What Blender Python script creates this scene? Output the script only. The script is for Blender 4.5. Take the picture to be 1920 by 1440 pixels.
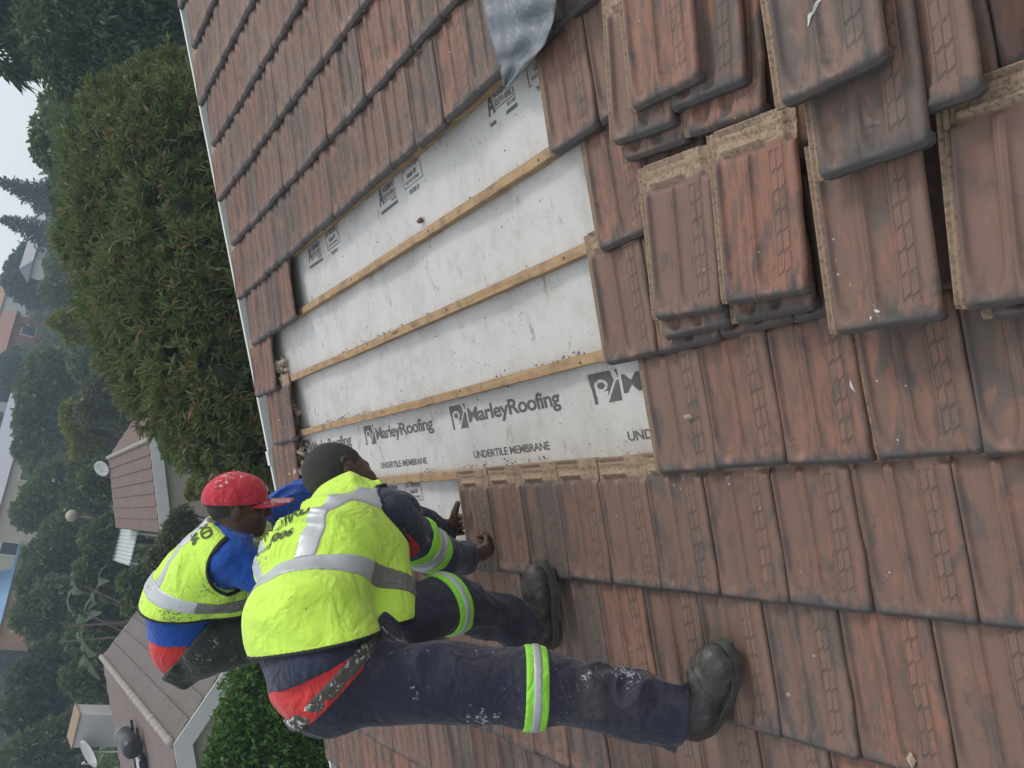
import bpy, bmesh, math, random
import numpy as np
from mathutils import Vector, Matrix, Euler
from mathutils.bvhtree import BVHTree

for o in list(bpy.data.objects):
    bpy.data.objects.remove(o)
scene = bpy.context.scene
COL = scene.collection
RNG = np.random.default_rng(11)
random.seed(11)

# ------------------------------------------------------------------ camera
# the photograph was taken with the phone turned on its side, so the world's
# "up" points to the left of the picture
PITCH = math.radians(22.5)            # pitch of the roof
CAMH = 1.59                           # camera above the batten plane, along the roof normal
FPX = 1450.0                          # focal length in pixels of a 1920 px wide picture
ax_p = np.array([-0.20263639, -0.97891975, 0.02558559])   # up the slope, in camera axes (x right, y down, z forward)
ax_t = np.array([-986.0, 242.0, 1450.0]); ax_t /= np.linalg.norm(ax_t)
ax_n = np.cross(ax_p, ax_t)
cP, sP = math.cos(PITCH), math.sin(PITCH)

def roof_to_world(p, t, n):
    return Vector((p * cP - n * sP, t, p * sP + n * cP))

def ray_roof(px, py):
    d = np.array([px - 960.0, py - 720.0, FPX])
    return np.array([d @ ax_p, d @ ax_t, d @ ax_n])

def roof_at(px, py, n=0.0):
    """roof coordinates (p, t) of a point of the photograph that lies n above the battens"""
    v = ray_roof(px, py)
    k = (n - CAMH) / v[2]
    return float(v[0] * k), float(v[1] * k)

def lift(px, py, t):
    """world point seen at a photograph pixel, t metres along the battens from the camera"""
    v = ray_roof(px, py)
    v = v * (t / v[1])
    return roof_to_world(v[0], v[1], v[2] + CAMH)

def project(w):
    p = w[0] * cP + w[2] * sP
    n = -w[0] * sP + w[2] * cP
    v = p * ax_p + w[1] * ax_t + (n - CAMH) * ax_n
    return 960 + FPX * v[0] / v[2], 720 + FPX * v[1] / v[2], v[2]

cam_data = bpy.data.cameras.new("camera")
cam_data.sensor_width = 36.0
cam_data.lens = FPX / 1920.0 * 36.0
cam_data.clip_start = 0.05
cam_data.clip_end = 3000.0
cam = bpy.data.objects.new("camera", cam_data)
COL.objects.link(cam)
rx = roof_to_world(ax_p[0], ax_t[0], ax_n[0])
ry = roof_to_world(ax_p[1], ax_t[1], ax_n[1])
rz = roof_to_world(ax_p[2], ax_t[2], ax_n[2])
M = Matrix.Identity(4)
M.col[0][:3] = rx; M.col[1][:3] = -ry; M.col[2][:3] = -rz
M.col[3][:3] = roof_to_world(0, 0, CAMH)
cam.matrix_world = M
scene.camera = cam

# ------------------------------------------------------------------ sky and light: overcast day
SUN_EL, SUN_AZ = math.radians(56), math.radians(62)     # azimuth measured from +Y towards +X
world = bpy.data.worlds.new("World")
scene.world = world
world.use_nodes = True
wn = world.node_tree
sky = wn.nodes.new("ShaderNodeTexSky")
sky.sky_type = 'NISHITA'
sky.sun_disc = False
sky.sun_elevation = SUN_EL
sky.sun_rotation = SUN_AZ
sky.air_density = 1.0
sky.dust_density = 3.0
sky.ozone_density = 1.0
bg = wn.nodes["Background"]
bg.inputs["Strength"].default_value = 0.12
# an even layer of thin white cloud in front of the blue sky
cloud = wn.nodes.new("ShaderNodeMix"); cloud.data_type = 'RGBA'
cloud.inputs[0].default_value = 0.78
cloud.inputs[7].default_value = (8.9, 9.15, 9.4, 1.0)
wn.links.new(sky.outputs[0], cloud.inputs[6])
wn.links.new(cloud.outputs[2], bg.inputs["Color"])
sun_d = bpy.data.lights.new("sun", 'SUN')
sun_d.energy = 1.5
sun_d.angle = math.radians(12)
sun_d.color = (1.0, 0.95, 0.87)
sun = bpy.data.objects.new("sun", sun_d)
COL.objects.link(sun)
to_sun = Vector((math.cos(SUN_EL) * math.sin(SUN_AZ), math.cos(SUN_EL) * math.cos(SUN_AZ), math.sin(SUN_EL)))
sun.rotation_euler = to_sun.to_track_quat('Z', 'Y').to_euler()
sun.location = to_sun * 30

scene.view_settings.view_transform = 'Standard'
scene.view_settings.look = 'None'
scene.view_settings.exposure = 0.08
scene.view_settings.gamma = 1.0
scene.view_settings.use_curve_mapping = False
scene.render.engine = 'CYCLES'
scene.cycles.use_denoising = True
scene.cycles.max_bounces = 6
scene.cycles.transparent_max_bounces = 8
scene.cycles.volume_bounces = 0

# ------------------------------------------------------------------ helpers
def link(o, parent=None):
    COL.objects.link(o)
    if parent is not None:
        o.parent = parent
    return o

def mesh_obj(name, verts, faces, mat=None, parent=None, smooth=False, uvs=None):
    me = bpy.data.meshes.new(name)
    me.from_pydata([tuple(v) for v in verts], [], [tuple(f) for f in faces])
    if uvs is not None:
        ul = me.uv_layers.new(name="UVMap")
        li = np.empty(len(me.loops), dtype=np.int32)
        me.loops.foreach_get("vertex_index", li)
        ul.data.foreach_set("uv", np.asarray(uvs, dtype=np.float32)[li].ravel())
    if mat:
        me.materials.append(mat)
    if smooth:
        me.polygons.foreach_set("use_smooth", np.ones(len(me.polygons), dtype=bool))
    me.update()
    return link(bpy.data.objects.new(name, me), parent)

def tag(o, label, cat, group=None):
    o["label"] = label
    o["category"] = cat
    if group:
        o["group"] = group
    return o

def structure(o):
    o["kind"] = "structure"
    return o

def empty(name, loc=(0, 0, 0), rot=(0, 0, 0), parent=None):
    o = bpy.data.objects.new(name, None)
    o.empty_display_size = 0.2
    o.location = loc
    o.rotation_euler = rot
    return link(o, parent)

class MB:
    """collects boxes, prisms and tubes into one mesh"""
    def __init__(self):
        self.v, self.f = [], []
    def add(self, verts, faces):
        b = len(self.v)
        self.v += [tuple(q) for q in verts]
        self.f += [tuple(i + b for i in f) for f in faces]
        return self
    def box(self, lo, hi, mtx=None):
        x0, y0, z0 = lo; x1, y1, z1 = hi
        vs = [Vector(q) for q in ((x0,y0,z0),(x1,y0,z0),(x1,y1,z0),(x0,y1,z0),(x0,y0,z1),(x1,y0,z1),(x1,y1,z1),(x0,y1,z1))]
        if mtx is not None:
            vs = [mtx @ q for q in vs]
        return self.add(vs, [(0,3,2,1),(4,5,6,7),(0,1,5,4),(1,2,6,5),(2,3,7,6),(3,0,4,7)])
    def beam(self, a, b, w, h, up=(0, 0, 1)):
        a, b = Vector(a), Vector(b)
        d = (b - a); L = d.length; d.normalize()
        s = d.cross(Vector(up))
        if s.length < 1e-5: s = d.cross(Vector((1, 0, 0)))
        s.normalize(); u = s.cross(d)
        m = Matrix.Identity(4)
        m.col[0][:3] = d; m.col[1][:3] = s; m.col[2][:3] = u; m.col[3][:3] = a
        return self.box((0, -w/2, -h/2), (L, w/2, h/2), m)
    def tube(self, pts, radii, n=8, cap=True):
        pts = [Vector(p) for p in pts]
        b = len(self.v); prev = None
        for i, p in enumerate(pts):
            d = (pts[min(i+1, len(pts)-1)] - pts[max(i-1, 0)]).normalized()
            if prev is None:
                s = d.cross(Vector((0, 0, 1)))
                if s.length < 1e-3: s = d.cross(Vector((1, 0, 0)))
            else:
                s = prev - d * prev.dot(d)
            s.normalize(); prev = s; u = d.cross(s)
            for k in range(n):
                a = 2 * math.pi * k / n
                self.v.append(tuple(p + (s * math.cos(a) + u * math.sin(a)) * radii[i]))
        for i in range(len(pts) - 1):
            for k in range(n):
                k2 = (k + 1) % n
                self.f.append((b+i*n+k, b+i*n+k2, b+(i+1)*n+k2, b+(i+1)*n+k))
        if cap:
            self.f.append(tuple(b + k for k in range(n))[::-1])
            e = b + (len(pts)-1)*n
            self.f.append(tuple(e + k for k in range(n)))
        return self
    def quad(self, a, b, c, d):
        return self.add([a, b, c, d], [(0, 1, 2, 3)])
    def build(self, name, mat, parent=None, smooth=False):
        return mesh_obj(name, self.v, self.f, mat, parent, smooth)

# ------------------------------------------------------------------ material helper
class NT:
    def __init__(self, name):
        self.m = bpy.data.materials.new(name)
        self.m.use_nodes = True
        self.t = self.m.node_tree
        self.b = self.t.nodes["Principled BSDF"]
    def n(self, kind, **kw):
        nd = self.t.nodes.new(kind)
        for k, v in kw.items():
            if k.startswith("i_"):
                key = k[2:]
                key = int(key) if key.isdigit() else key.replace("_", " ")
                self.put(nd.inputs[key], v)
            else:
                setattr(nd, k, v)
        return nd
    def put(self, sock, v):
        if isinstance(v, bpy.types.NodeSocket):
            self.t.links.new(v, sock)
        elif isinstance(v, bpy.types.Node):
            self.t.links.new(v.outputs[0], sock)
        elif isinstance(v, tuple) and len(v) == 3 and sock.type == 'RGBA':
            sock.default_value = (*v, 1.0)
        else:
            sock.default_value = v
    def math(self, op, a, b=0.0, c=None, clamp=False):
        nd = self.t.nodes.new("ShaderNodeMath"); nd.operation = op; nd.use_clamp = clamp
        self.put(nd.inputs[0], a); self.put(nd.inputs[1], b)
        if c is not None: self.put(nd.inputs[2], c)
        return nd.outputs[0]
    def mix(self, fac, a, b):
        nd = self.t.nodes.new("ShaderNodeMix"); nd.data_type = 'RGBA'
        self.put(nd.inputs[0], fac); self.put(nd.inputs[6], a); self.put(nd.inputs[7], b)
        return nd.outputs[2]
    def ramp(self, x, lo, hi, a=0.0, b=1.0, smooth=True):
        nd = self.t.nodes.new("ShaderNodeMapRange")
        nd.interpolation_type = 'SMOOTHSTEP' if smooth else 'LINEAR'
        for i, v in enumerate((x, lo, hi, a, b)): self.put(nd.inputs[i], v)
        return nd.outputs[0]
    def noise(self, vec, scale, detail=3.0, rough=0.55, dist=0.0, out=0):
        nd = self.t.nodes.new("ShaderNodeTexNoise")
        if vec is not None: self.put(nd.inputs["Vector"], vec)
        self.put(nd.inputs["Scale"], scale); self.put(nd.inputs["Detail"], detail)
        self.put(nd.inputs["Roughness"], rough); self.put(nd.inputs["Distortion"], dist)
        return nd.outputs[out]
    def voro(self, vec, scale, feature='F1', out=0):
        nd = self.t.nodes.new("ShaderNodeTexVoronoi"); nd.feature = feature
        if vec is not None: self.put(nd.inputs["Vector"], vec)
        self.put(nd.inputs["Scale"], scale)
        return nd.outputs[out]
    def mapping(self, vec, scale=(1, 1, 1), loc=(0, 0, 0), rot=(0, 0, 0)):
        nd = self.t.nodes.new("ShaderNodeMapping")
        self.put(nd.inputs[0], vec); self.put(nd.inputs[1], loc); self.put(nd.inputs[2], rot); self.put(nd.inputs[3], scale)
        return nd.outputs[0]
    def coord(self, which="Object"):
        return self.t.nodes.new("ShaderNodeTexCoord").outputs[which]
    def bump(self, h, strength=0.3, dist=0.01, normal=None):
        nd = self.t.nodes.new("ShaderNodeBump")
        self.put(nd.inputs["Strength"], strength); self.put(nd.inputs["Distance"], dist); self.put(nd.inputs["Height"], h)
        if normal is not None: self.put(nd.inputs["Normal"], normal)
        self.t.links.new(nd.outputs[0], self.b.inputs["Normal"])
        return nd.outputs[0]
    def set(self, **kw):
        names = dict(color="Base Color", rough="Roughness", metal="Metallic", spec="Specular IOR Level", emis="Emission Color", emis_s="Emission Strength", sheen="Sheen Weight", trans="Transmission Weight", alpha="Alpha", coat="Coat Weight", sub="Subsurface Weight")
        for k, v in kw.items():
            self.put(self.b.inputs[names[k]], v)
        return self.m

def plain(name, color, rough=0.6, metal=0.0, var=0.25, scale=6.0, bump=0.0, bscale=60.0):
    """a plain colour with soft mottling so that nothing is perfectly uniform"""
    a = NT(name)
    co = a.coord()
    nz = a.noise(co, scale, 4.0)
    dark = tuple(c * (1 - var) for c in color)
    light = tuple(min(1, c * (1 + var)) for c in color)
    a.set(color=a.mix(nz, dark, light), rough=rough, metal=metal)
    if bump:
        a.bump(a.noise(co, bscale, 3.0), bump, 0.01)
    return a.m
# =================================================================== materials of the roof
def tile_material(name, by_attribute=False):
    a = NT(name)
    uv = a.n("ShaderNodeUVMap").outputs[0]
    if by_attribute:
        rnd = a.n("ShaderNodeAttribute", attribute_name="rnd").outputs["Fac"]
    else:
        rnd = a.n("ShaderNodeObjectInfo").outputs["Random"]
    sep = a.n("ShaderNodeSeparateXYZ", i_0=uv)
    w, l = sep.outputs[0], sep.outputs[1]
    off = a.n("ShaderNodeCombineXYZ", i_0=a.math('MULTIPLY', rnd, 31.7), i_1=a.math('MULTIPLY', rnd, 57.3), i_2=a.math('MULTIPLY', rnd, 19.1)).outputs[0]
    vec = a.n("ShaderNodeVectorMath", operation='ADD', i_0=uv, i_1=off).outputs[0]
    streak = a.noise(a.mapping(vec, (46, 9, 1)), 1.0, 6.0, 0.68, 0.5)
    patch = a.noise(a.mapping(vec, (19, 7, 1)), 1.0, 6.0, 0.66, 0.5)
    fine = a.noise(vec, 260.0, 4.0, 0.7)
    blot = a.noise(vec, 34.0, 5.0, 0.7, 0.6)
    rnd2 = a.math('FRACT', a.math('MULTIPLY', rnd, 7.31))
    rnd3 = a.math('FRACT', a.math('MULTIPLY', rnd, 23.7))
    red = a.mix(rnd3, (0.255, 0.120, 0.080), (0.215, 0.112, 0.080))
    brown = a.mix(rnd2, (0.150, 0.088, 0.066), (0.190, 0.116, 0.088))
    m1 = a.ramp(a.math('ADD', streak, a.math('MULTIPLY', rnd2, -0.22)), 0.39, 0.53)
    col = a.mix(m1, brown, red)
    # dark grey weathering in patches; some tiles are grey nearly all over
    gbias = a.ramp(rnd, 0.6, 1.0, 0.0, 0.15)
    m2 = a.ramp(a.math('ADD', patch, gbias), 0.54, 0.64)
    col = a.mix(a.math('MULTIPLY', m2, 0.72), col, (0.088, 0.078, 0.073))
    nose = a.ramp(a.math('ADD', l, a.math('MULTIPLY', a.math('SUBTRACT', patch, 0.5), 0.11)), 0.365, 0.392)
    col = a.mix(a.math('MULTIPLY', nose, 0.9), col, (0.066, 0.064, 0.066))
    # the far edge of the body beside the side lock is darker
    edge = a.ramp(a.math('ADD', w, a.math('MULTIPLY', streak, 0.03)), 0.062, 0.036)
    col = a.mix(a.math('MULTIPLY', edge, 0.6), col, (0.07, 0.066, 0.066))
    # soot in the lower part of the pans
    soot = a.math('MULTIPLY', a.ramp(blot, 0.5, 0.7), a.ramp(l, 0.16, 0.36))
    col = a.mix(a.math('MULTIPLY', soot, 0.55), col, (0.06, 0.055, 0.053))
    # raw clay where the next course or the neighbour used to cover it
    jag = a.math('MULTIPLY', a.math('SUBTRACT', blot, 0.5), 0.03)
    raw = a.math('MAXIMUM', a.ramp(a.math('ADD', l, jag), 0.066, 0.058), a.math('MULTIPLY', a.ramp(w, 0.0255, 0.0235), 0.9))
    rawc = a.mix(blot, (0.25, 0.170, 0.110), (0.41, 0.30, 0.20))
    dirt = a.ramp(a.noise(vec, 120.0, 5.0, 0.75), 0.5, 0.66)
    rawc = a.mix(a.math('MULTIPLY', dirt, 0.6), rawc, (0.10, 0.07, 0.052))
    col = a.mix(raw, col, rawc)
    # embossed brick pattern on the near band
    cw = 0.0165
    u = a.math('DIVIDE', a.math('SUBTRACT', w, 0.1715), cw)
    fu = a.math('FRACT', u)
    cu = a.math('FLOOR', u)
    v = a.math('DIVIDE', a.math('ADD', a.math('ADD', l, a.math('MULTIPLY', fu, 0.012)), a.math('MULTIPLY', cu, 0.004)), 0.044)
    fv = a.math('FRACT', v)
    gr = a.math('MAXIMUM', a.ramp(a.math('ABSOLUTE', a.math('SUBTRACT', fu, 0.06)), 0.14, 0.06), a.ramp(a.math('ABSOLUTE', a.math('SUBTRACT', fv, 0.1)), 0.10, 0.05))
    inb = a.math('MULTIPLY', a.math('GREATER_THAN', w, 0.1712), a.math('LESS_THAN', w, 0.2065))
    inb = a.math('MULTIPLY', inb, a.math('MULTIPLY', a.math('GREATER_THAN', l, 0.082), a.math('LESS_THAN', l, 0.358)))
    worn = a.ramp(blot, 0.72, 0.40)
    gr = a.math('MULTIPLY', a.math('MULTIPLY', gr, inb), worn)
    col = a.mix(a.math('MULTIPLY', gr, 0.5), col, (0.055, 0.048, 0.046))
    # fine grain and a few pale specks
    col = a.mix(a.ramp(fine, 0.25, 0.75, 0.0, 0.22), col, (0.12, 0.09, 0.075))
    cell = a.n("ShaderNodeTexVoronoi", i_Vector=vec, i_Scale=46.0)
    keep = a.math('GREATER_THAN', a.n("ShaderNodeSeparateColor", i_0=cell.outputs["Color"]).outputs[0], 0.968)
    speck = a.math('MULTIPLY', a.math('LESS_THAN', cell.outputs["Distance"], 0.11), keep)
    col = a.mix(a.math('MULTIPLY', speck, 0.8), col, (0.48, 0.46, 0.40))
    h = a.math('ADD', a.math('MULTIPLY', gr, -1.0), a.math('ADD', a.math('MULTIPLY', fine, 0.14), a.math('MULTIPLY', blot, 0.30)))
    h = a.math('ADD', h, a.math('MULTIPLY', raw, a.math('MULTIPLY', dirt, 0.4)))
    a.bump(h, 0.8, 0.0030)
    a.set(color=col, rough=a.ramp(patch, 0.3, 0.7, 0.52, 0.74), spec=0.42)
    return a.m

MAT_TILE = tile_material("weathered_clay")
MAT_TILE_FAR = tile_material("weathered_clay_far", True)

def batten_material():
    a = NT("batten_pine")
    co = a.coord()
    g = a.noise(a.mapping(co, (60, 3.0, 60)), 1.0, 4.0, 0.6, 1.2)
    k = a.voro(a.mapping(co, (20, 3.2, 20)), 1.0)
    col = a.mix(g, (0.25, 0.150, 0.072), (0.50, 0.35, 0.20))
    col = a.mix(a.ramp(k, 0.16, 0.08), col, (0.16, 0.075, 0.03))
    d = a.noise(co, 14.0, 5.0, 0.7)
    col = a.mix(a.ramp(d, 0.44, 0.66, 0, 0.75), col, (0.19, 0.135, 0.09))
    a.set(color=col, rough=0.75, spec=0.3)
    a.bump(a.math('ADD', g, a.math('MULTIPLY', d, 1.5)), 0.6, 0.004)
    return a.m
MAT_BATTEN = batten_material()

def membrane_material():
    a = NT("undertile_membrane")
    co = a.coord()
    big = a.noise(co, 2.2, 4.0, 0.6)
    weave = a.noise(co, 420.0, 2.0)
    col = a.mix(big, (0.475, 0.465, 0.445), (0.57, 0.56, 0.54))
    # blown dirt: small dark crumbs, denser in drifts, and brown smears running down the slope
    drift = a.noise(a.mapping(co, (1.6, 2.6, 1)), 2.0, 4.0, 0.6)
    cr = a.noise(co, 85.0, 5.0, 0.75)
    m = a.ramp(a.math('ADD', cr, a.math('MULTIPLY', a.math('SUBTRACT', drift, 0.5), 0.50)), 0.63, 0.69)
    col = a.mix(a.math('MULTIPLY', m, 0.75), col, (0.17, 0.13, 0.10))
    sm = a.noise(a.mapping(co, (6, 13, 1)), 1.0, 6.0, 0.75, 0.4)
    col = a.mix(a.ramp(sm, 0.57, 0.70, 0, 0.72), col, (0.22, 0.165, 0.12))
    haze = a.noise(co, 7.0, 5.0, 0.7)
    col = a.mix(a.ramp(haze, 0.42, 0.75, 0, 0.55), col, (0.36, 0.335, 0.30))
    wr = a.noise(a.mapping(co, (1.6, 12, 1)), 1.0, 3.0, 0.5, 0.6)
    h = a.math('ADD', a.math('MULTIPLY', wr, 1.0), a.math('MULTIPLY', weave, 0.03))
    a.bump(h, 0.6, 0.022)
    a.set(color=col, rough=0.42, spec=0.45)
    return a.m
MAT_MEMBRANE = membrane_material()
MAT_INK = plain("printed_ink", (0.10, 0.095, 0.095), 0.6, var=0.35, scale=30)

# =================================================================== the clay tile
TL, TW, COVER = 0.40, 0.241, 0.217      # length, full width, cover width
GAUGE = 0.33
prof_w = np.array([0, 2.5, 5, 7.5, 11, 14, 17, 21, 23.6, 24.4, 27, 31, 34, 37, 42, 52, 66, 80, 88, 93, 96, 98.5, 100.5, 103, 106.5, 110, 112.5, 114.5, 117, 120, 126, 136, 148, 158, 163, 166, 168.5, 172, 205, 207, 209.5, 212, 216, 226, 231, 234.5, 236.5, 237.5]) / 1000
prof_h = np.array([8, 12, 12, 6.5, 6.5, 12, 12, 6, 6, 16, 22, 23.2, 20, 14, 11, 9.6, 9.2, 9.8, 11.2, 14, 19, 21.5, 20, 22.6, 24, 22.6, 20, 21.5, 18.5, 13.5, 10.8, 9.8, 10, 11.8, 15, 20.5, 23, 23, 23, 22.2, 19.5, 22.6, 24, 25, 24.6, 22.5, 20, 16]) / 1000
len_l = np.array([0, 4, 10, 13, 20, 24, 29, 33, 44, 48, 53, 57, 68, 73, 78, 88, 120, 170, 220, 270, 310, 330, 342, 352, 360, 367, 373, 378, 383, 387, 391, 394.5, 397.5, 400]) / 1000

def sstep(x, a, b):
    t = np.clip((x - a) / (b - a), 0, 1)
    return t * t * (3 - 2 * t)

def tile_height(w, l):
    h = np.interp(w, prof_w, prof_h)
    # the pans end in a rounded scoop before the nose
    top = 0.0225
    for wc, hw in ((0.067, 0.030), (0.141, 0.024)):
        u = np.clip(np.abs(w - wc) / hw, 0, 1.15)
        lend = 0.383 - 0.055 * u ** 2.4
        k = sstep(l, lend - 0.010, lend + 0.006) * (np.abs(w - wc) < hw * 1.15)
        h = np.maximum(h, h * (1 - k) + top * k)
    body = w > 0.024
    h = h + body * 0.0035 * sstep(l, 0.28, 0.385)
    # rounded nose
    h = h - body * 0.0135 * sstep(l, 0.386, 0.4025) ** 1.3
    h = np.where(~body, h - 0.004 * sstep(l, 0.385, 0.4), h)
    # head: two cross bars, a smooth corner block, a recessed dusty tray
    hd = 0.0075 + 0.0 * w
    bar1 = sstep(l, 0.010, 0.013) * (1 - sstep(l, 0.024, 0.029))
    bar0 = 1 - sstep(l, 0.004, 0.010)
    bar2 = sstep(l, 0.044, 0.048) * (1 - sstep(l, 0.053, 0.057))
    inb = sstep(w, 0.026, 0.031) * (1 - sstep(w, 0.160, 0.168))
    hd = hd + inb * (0.0130 * bar0 + 0.0040 * bar1 + 0.0125 * bar2 * sstep(w, 0.034, 0.04) * (1 - sstep(w, 0.15, 0.156)))
    hd = hd + 0.0155 * sstep(w, 0.160, 0.166) * (1 - 0.25 * sstep(l, 0.03, 0.034) * (1 - sstep(l, 0.036, 0.04)))
    hd = np.where(w < 0.024, np.interp(w, prof_w, prof_h), hd)
    hd = hd - 0.012 * sstep(w, 0.214, 0.219)
    k = sstep(l, 0.066, 0.080)
    h = hd * (1 - k) + h * k
    return h

def make_tile_mesh(name, seed, lod=0, mat=None):
    r = np.random.default_rng(seed)
    ws, ls = prof_w, len_l
    if lod == 1:
        ws = prof_w[[0, 4, 8, 9, 11, 13, 15, 18, 20, 21, 24, 26, 27, 29, 31, 33, 35, 37, 38, 40, 43, 45, 47]]
        ls = np.array([0, .03, .06, .08, .15, .25, .33, .352, .366, .378, .386, .392, .397, .4])
    Wg, Lg = np.meshgrid(ws, ls, indexing='ij')
    Hh = tile_height(Wg, Lg)
    bow = 0.0015 * r.normal() * (Lg / TL - 0.5) ** 2 * 4 + 0.0008 * r.normal() * np.sin(Wg * 26)
    Hh = Hh + bow
    # wandering edges: the clay is never cut clean
    jw = 0.0012 * np.interp(Lg, np.linspace(0, .4, 12), r.normal(size=12)) * (Wg > 0.2325)
    jl = 0.0013 * np.interp(Wg, np.linspace(0, .241, 10), r.normal(size=10)) * (Lg > 0.394)
    # rounded lower corners
    cr = np.clip((Wg - 0.222) / 0.019, 0, 1) ** 2 * 0.012 + np.clip((0.030 - Wg) / 0.006, 0, 1) ** 2 * 0.004
    x = -(Lg + jl - cr * sstep(Lg, 0.36, 0.4)); y = -(Wg + jw)
    nw, nl = Wg.shape
    V = np.stack([x, y, Hh], -1).reshape(-1, 3)
    UV = np.stack([Wg, Lg], -1).reshape(-1, 2)
    idx = np.arange(nw * nl).reshape(nw, nl)
    F = []
    for i in range(nw - 1):
        for j in range(nl - 1):
            F.append((idx[i, j], idx[i, j+1], idx[i+1, j+1], idx[i+1, j]))
    V = V.tolist(); UV = UV.tolist()
    def skirt(line, zfun, flip):
        b = len(V)
        for q in line:
            p = V[q]; V.append(list(p)); UV.append(UV[q]); V.append([p[0], p[1], zfun(p, UV[q])]); UV.append(UV[q])
        for k in range(len(line) - 1):
            f = (b + 2*k, b + 2*k + 1, b + 2*k + 3, b + 2*k + 2)
            F.append(f if not flip else f[::-1])
    skirt(idx[:, -1], lambda p, u: -0.004 if u[0] > 0.024 else 0.0, True)          # nose lip
    skirt(idx[:, 0], lambda p, u: 0.0, False)                                       # head
    skirt(idx[0, :], lambda p, u: 0.0, True)                                        # far side lock
    skirt(idx[-1, :], lambda p, u: min(p[2] - 0.004, max(0.0125, p[2] - 0.010)) if u[1] > .08 and u[1] < .38 else -0.003 if u[1] >= .38 else 0.0, False)
    b = len(V)
    V += [[0, 0, 0.0], [-TL + .006, 0, 0.0], [-TL + .006, -0.214, 0.0], [0, -0.214, 0.0]]
    UV += [[.1, .02]] * 4
    F.append((b, b+1, b+2, b+3)[::-1])
    me = bpy.data.meshes.new(name)
    me.from_pydata(V, [], F)
    ul = me.uv_layers.new(name="UVMap")
    li = np.empty(len(me.loops), dtype=np.int32); me.loops.foreach_get("vertex_index", li)
    ul.data.foreach_set("uv", np.asarray(UV, dtype=np.float32)[li].ravel())
    me.polygons.foreach_set("use_smooth", np.ones(len(me.polygons), dtype=bool))
    me.materials.append(mat)
    me.update()
    return me

TILE_MESH = [make_tile_mesh("clay_tile", s, 0, MAT_TILE) for s in range(5)]
TILE_MESH_LOW = [make_tile_mesh("clay_tile_low", s + 20, 1, MAT_TILE) for s in range(3)]
TILT = math.asin(0.0235 / 0.395)

# =================================================================== the roof
roof = empty("tiled_roof", (0, 0, 0), (0, -PITCH, 0))
tag(roof, "brown clay tiled house roof stripped open to white membrane and battens", "roof")

B4 = -0.223                         # p of the batten that carries the row whose heads lie bare
NOSE4 = B4 + 0.012 - TL             # its nose
def head_p(r):                       # rows counted up the slope from row 0 (hung on B4)
    if r >= 0: return B4 + 0.012 + r * GAUGE - (0.008 if r == 0 else 0.0)
    return nose_p(r + 1) + 0.088
def nose_p(r):
    return head_p(r) - TL if r >= 0 else head_p(0) - TL + 0.352 * r
DRIFT = {1: 0.03, 2: 0.04, 3: 0.08, 4: 0.08}
T0 = 1.450                           # near edge of a tile of row 0; odd rows are shifted half a tile
def tile_spans(r):
    return T0 + (0.5 * COVER if r % 2 else 0.0) + DRIFT.get(r, 0.08 if r > 4 else 0.0)

VERGE_T = 5.10                       # the far ends of the courses
OPEN = {r: (roof_at(px, py, 0.05)[1], hi) for r, px, py, hi in ((0, 848, 930, 4.52), (1, 1226, 870, 4.52), (2, 1136, 655, 4.60), (3, 1120, 440, 4.64), (4, 1036, 248, 4.04))}
def opening(r, tc):
    """True where the tiles of row r have been taken off; tc is the middle of the tile along the battens"""
    lo, hi = OPEN.get(r, (9, 9))
    return lo < tc < hi

def in_view(p, t, n=0.03, m=60):
    x, y, z = project(roof_to_world(p, t, n))
    return z > 0.05 and -m < x < 1920 + m and -m < y < 1440 + m

slots = []
for r in range(-12, 24):
    hp = head_p(r)
    k0 = int(math.floor((-0.9 - tile_spans(r)) / COVER)); k1 = int(math.ceil((VERGE_T + 0.3 - tile_spans(r)) / COVER))
    for k in range(k0, k1 + 1):
        near = tile_spans(r) + k * COVER
        far = near + TW
        if far > VERGE_T + (0.13 if r % 2 else 0.10) or far < -0.2:
            continue
        if opening(r, near + COVER / 2):
            continue
        spots = [(hp - l, near + w) for l in (0.06, 0.23, 0.4) for w in (0.02, 0.12, 0.22)]
        vis = any(in_view(*q) for q in spots)
        if vis or any(in_view(*q, 0.03, 900) for q in spots):
            x, y, z = project(roof_to_world(hp - .2, near + .1, .02))
            slots.append((0 if vis else 1, z, r, near))
slots.sort()
slots = [q[1:] for q in slots]
N_TILES = len(slots)
far_slots = slots[300:]
slots = slots[:300]

def tile_matrix(r, near, rr):
    hp = head_p(r)
    m = Matrix.Translation((hp + rr.normal() * 0.003, near + TW - 0.0 + rr.normal() * 0.0015, abs(rr.normal()) * 0.0012))
    m = m @ Matrix.Rotation(TILT + rr.normal() * 0.003, 4, 'Y') @ Matrix.Rotation(rr.normal() * 0.006, 4, 'Z') @ Matrix.Rotation(rr.normal() * 0.004, 4, 'X')
    if r < 0: m = m @ Matrix.Scale((head_p(r) - nose_p(r)) / TL, 4, (1, 0, 0))
    return m

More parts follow.
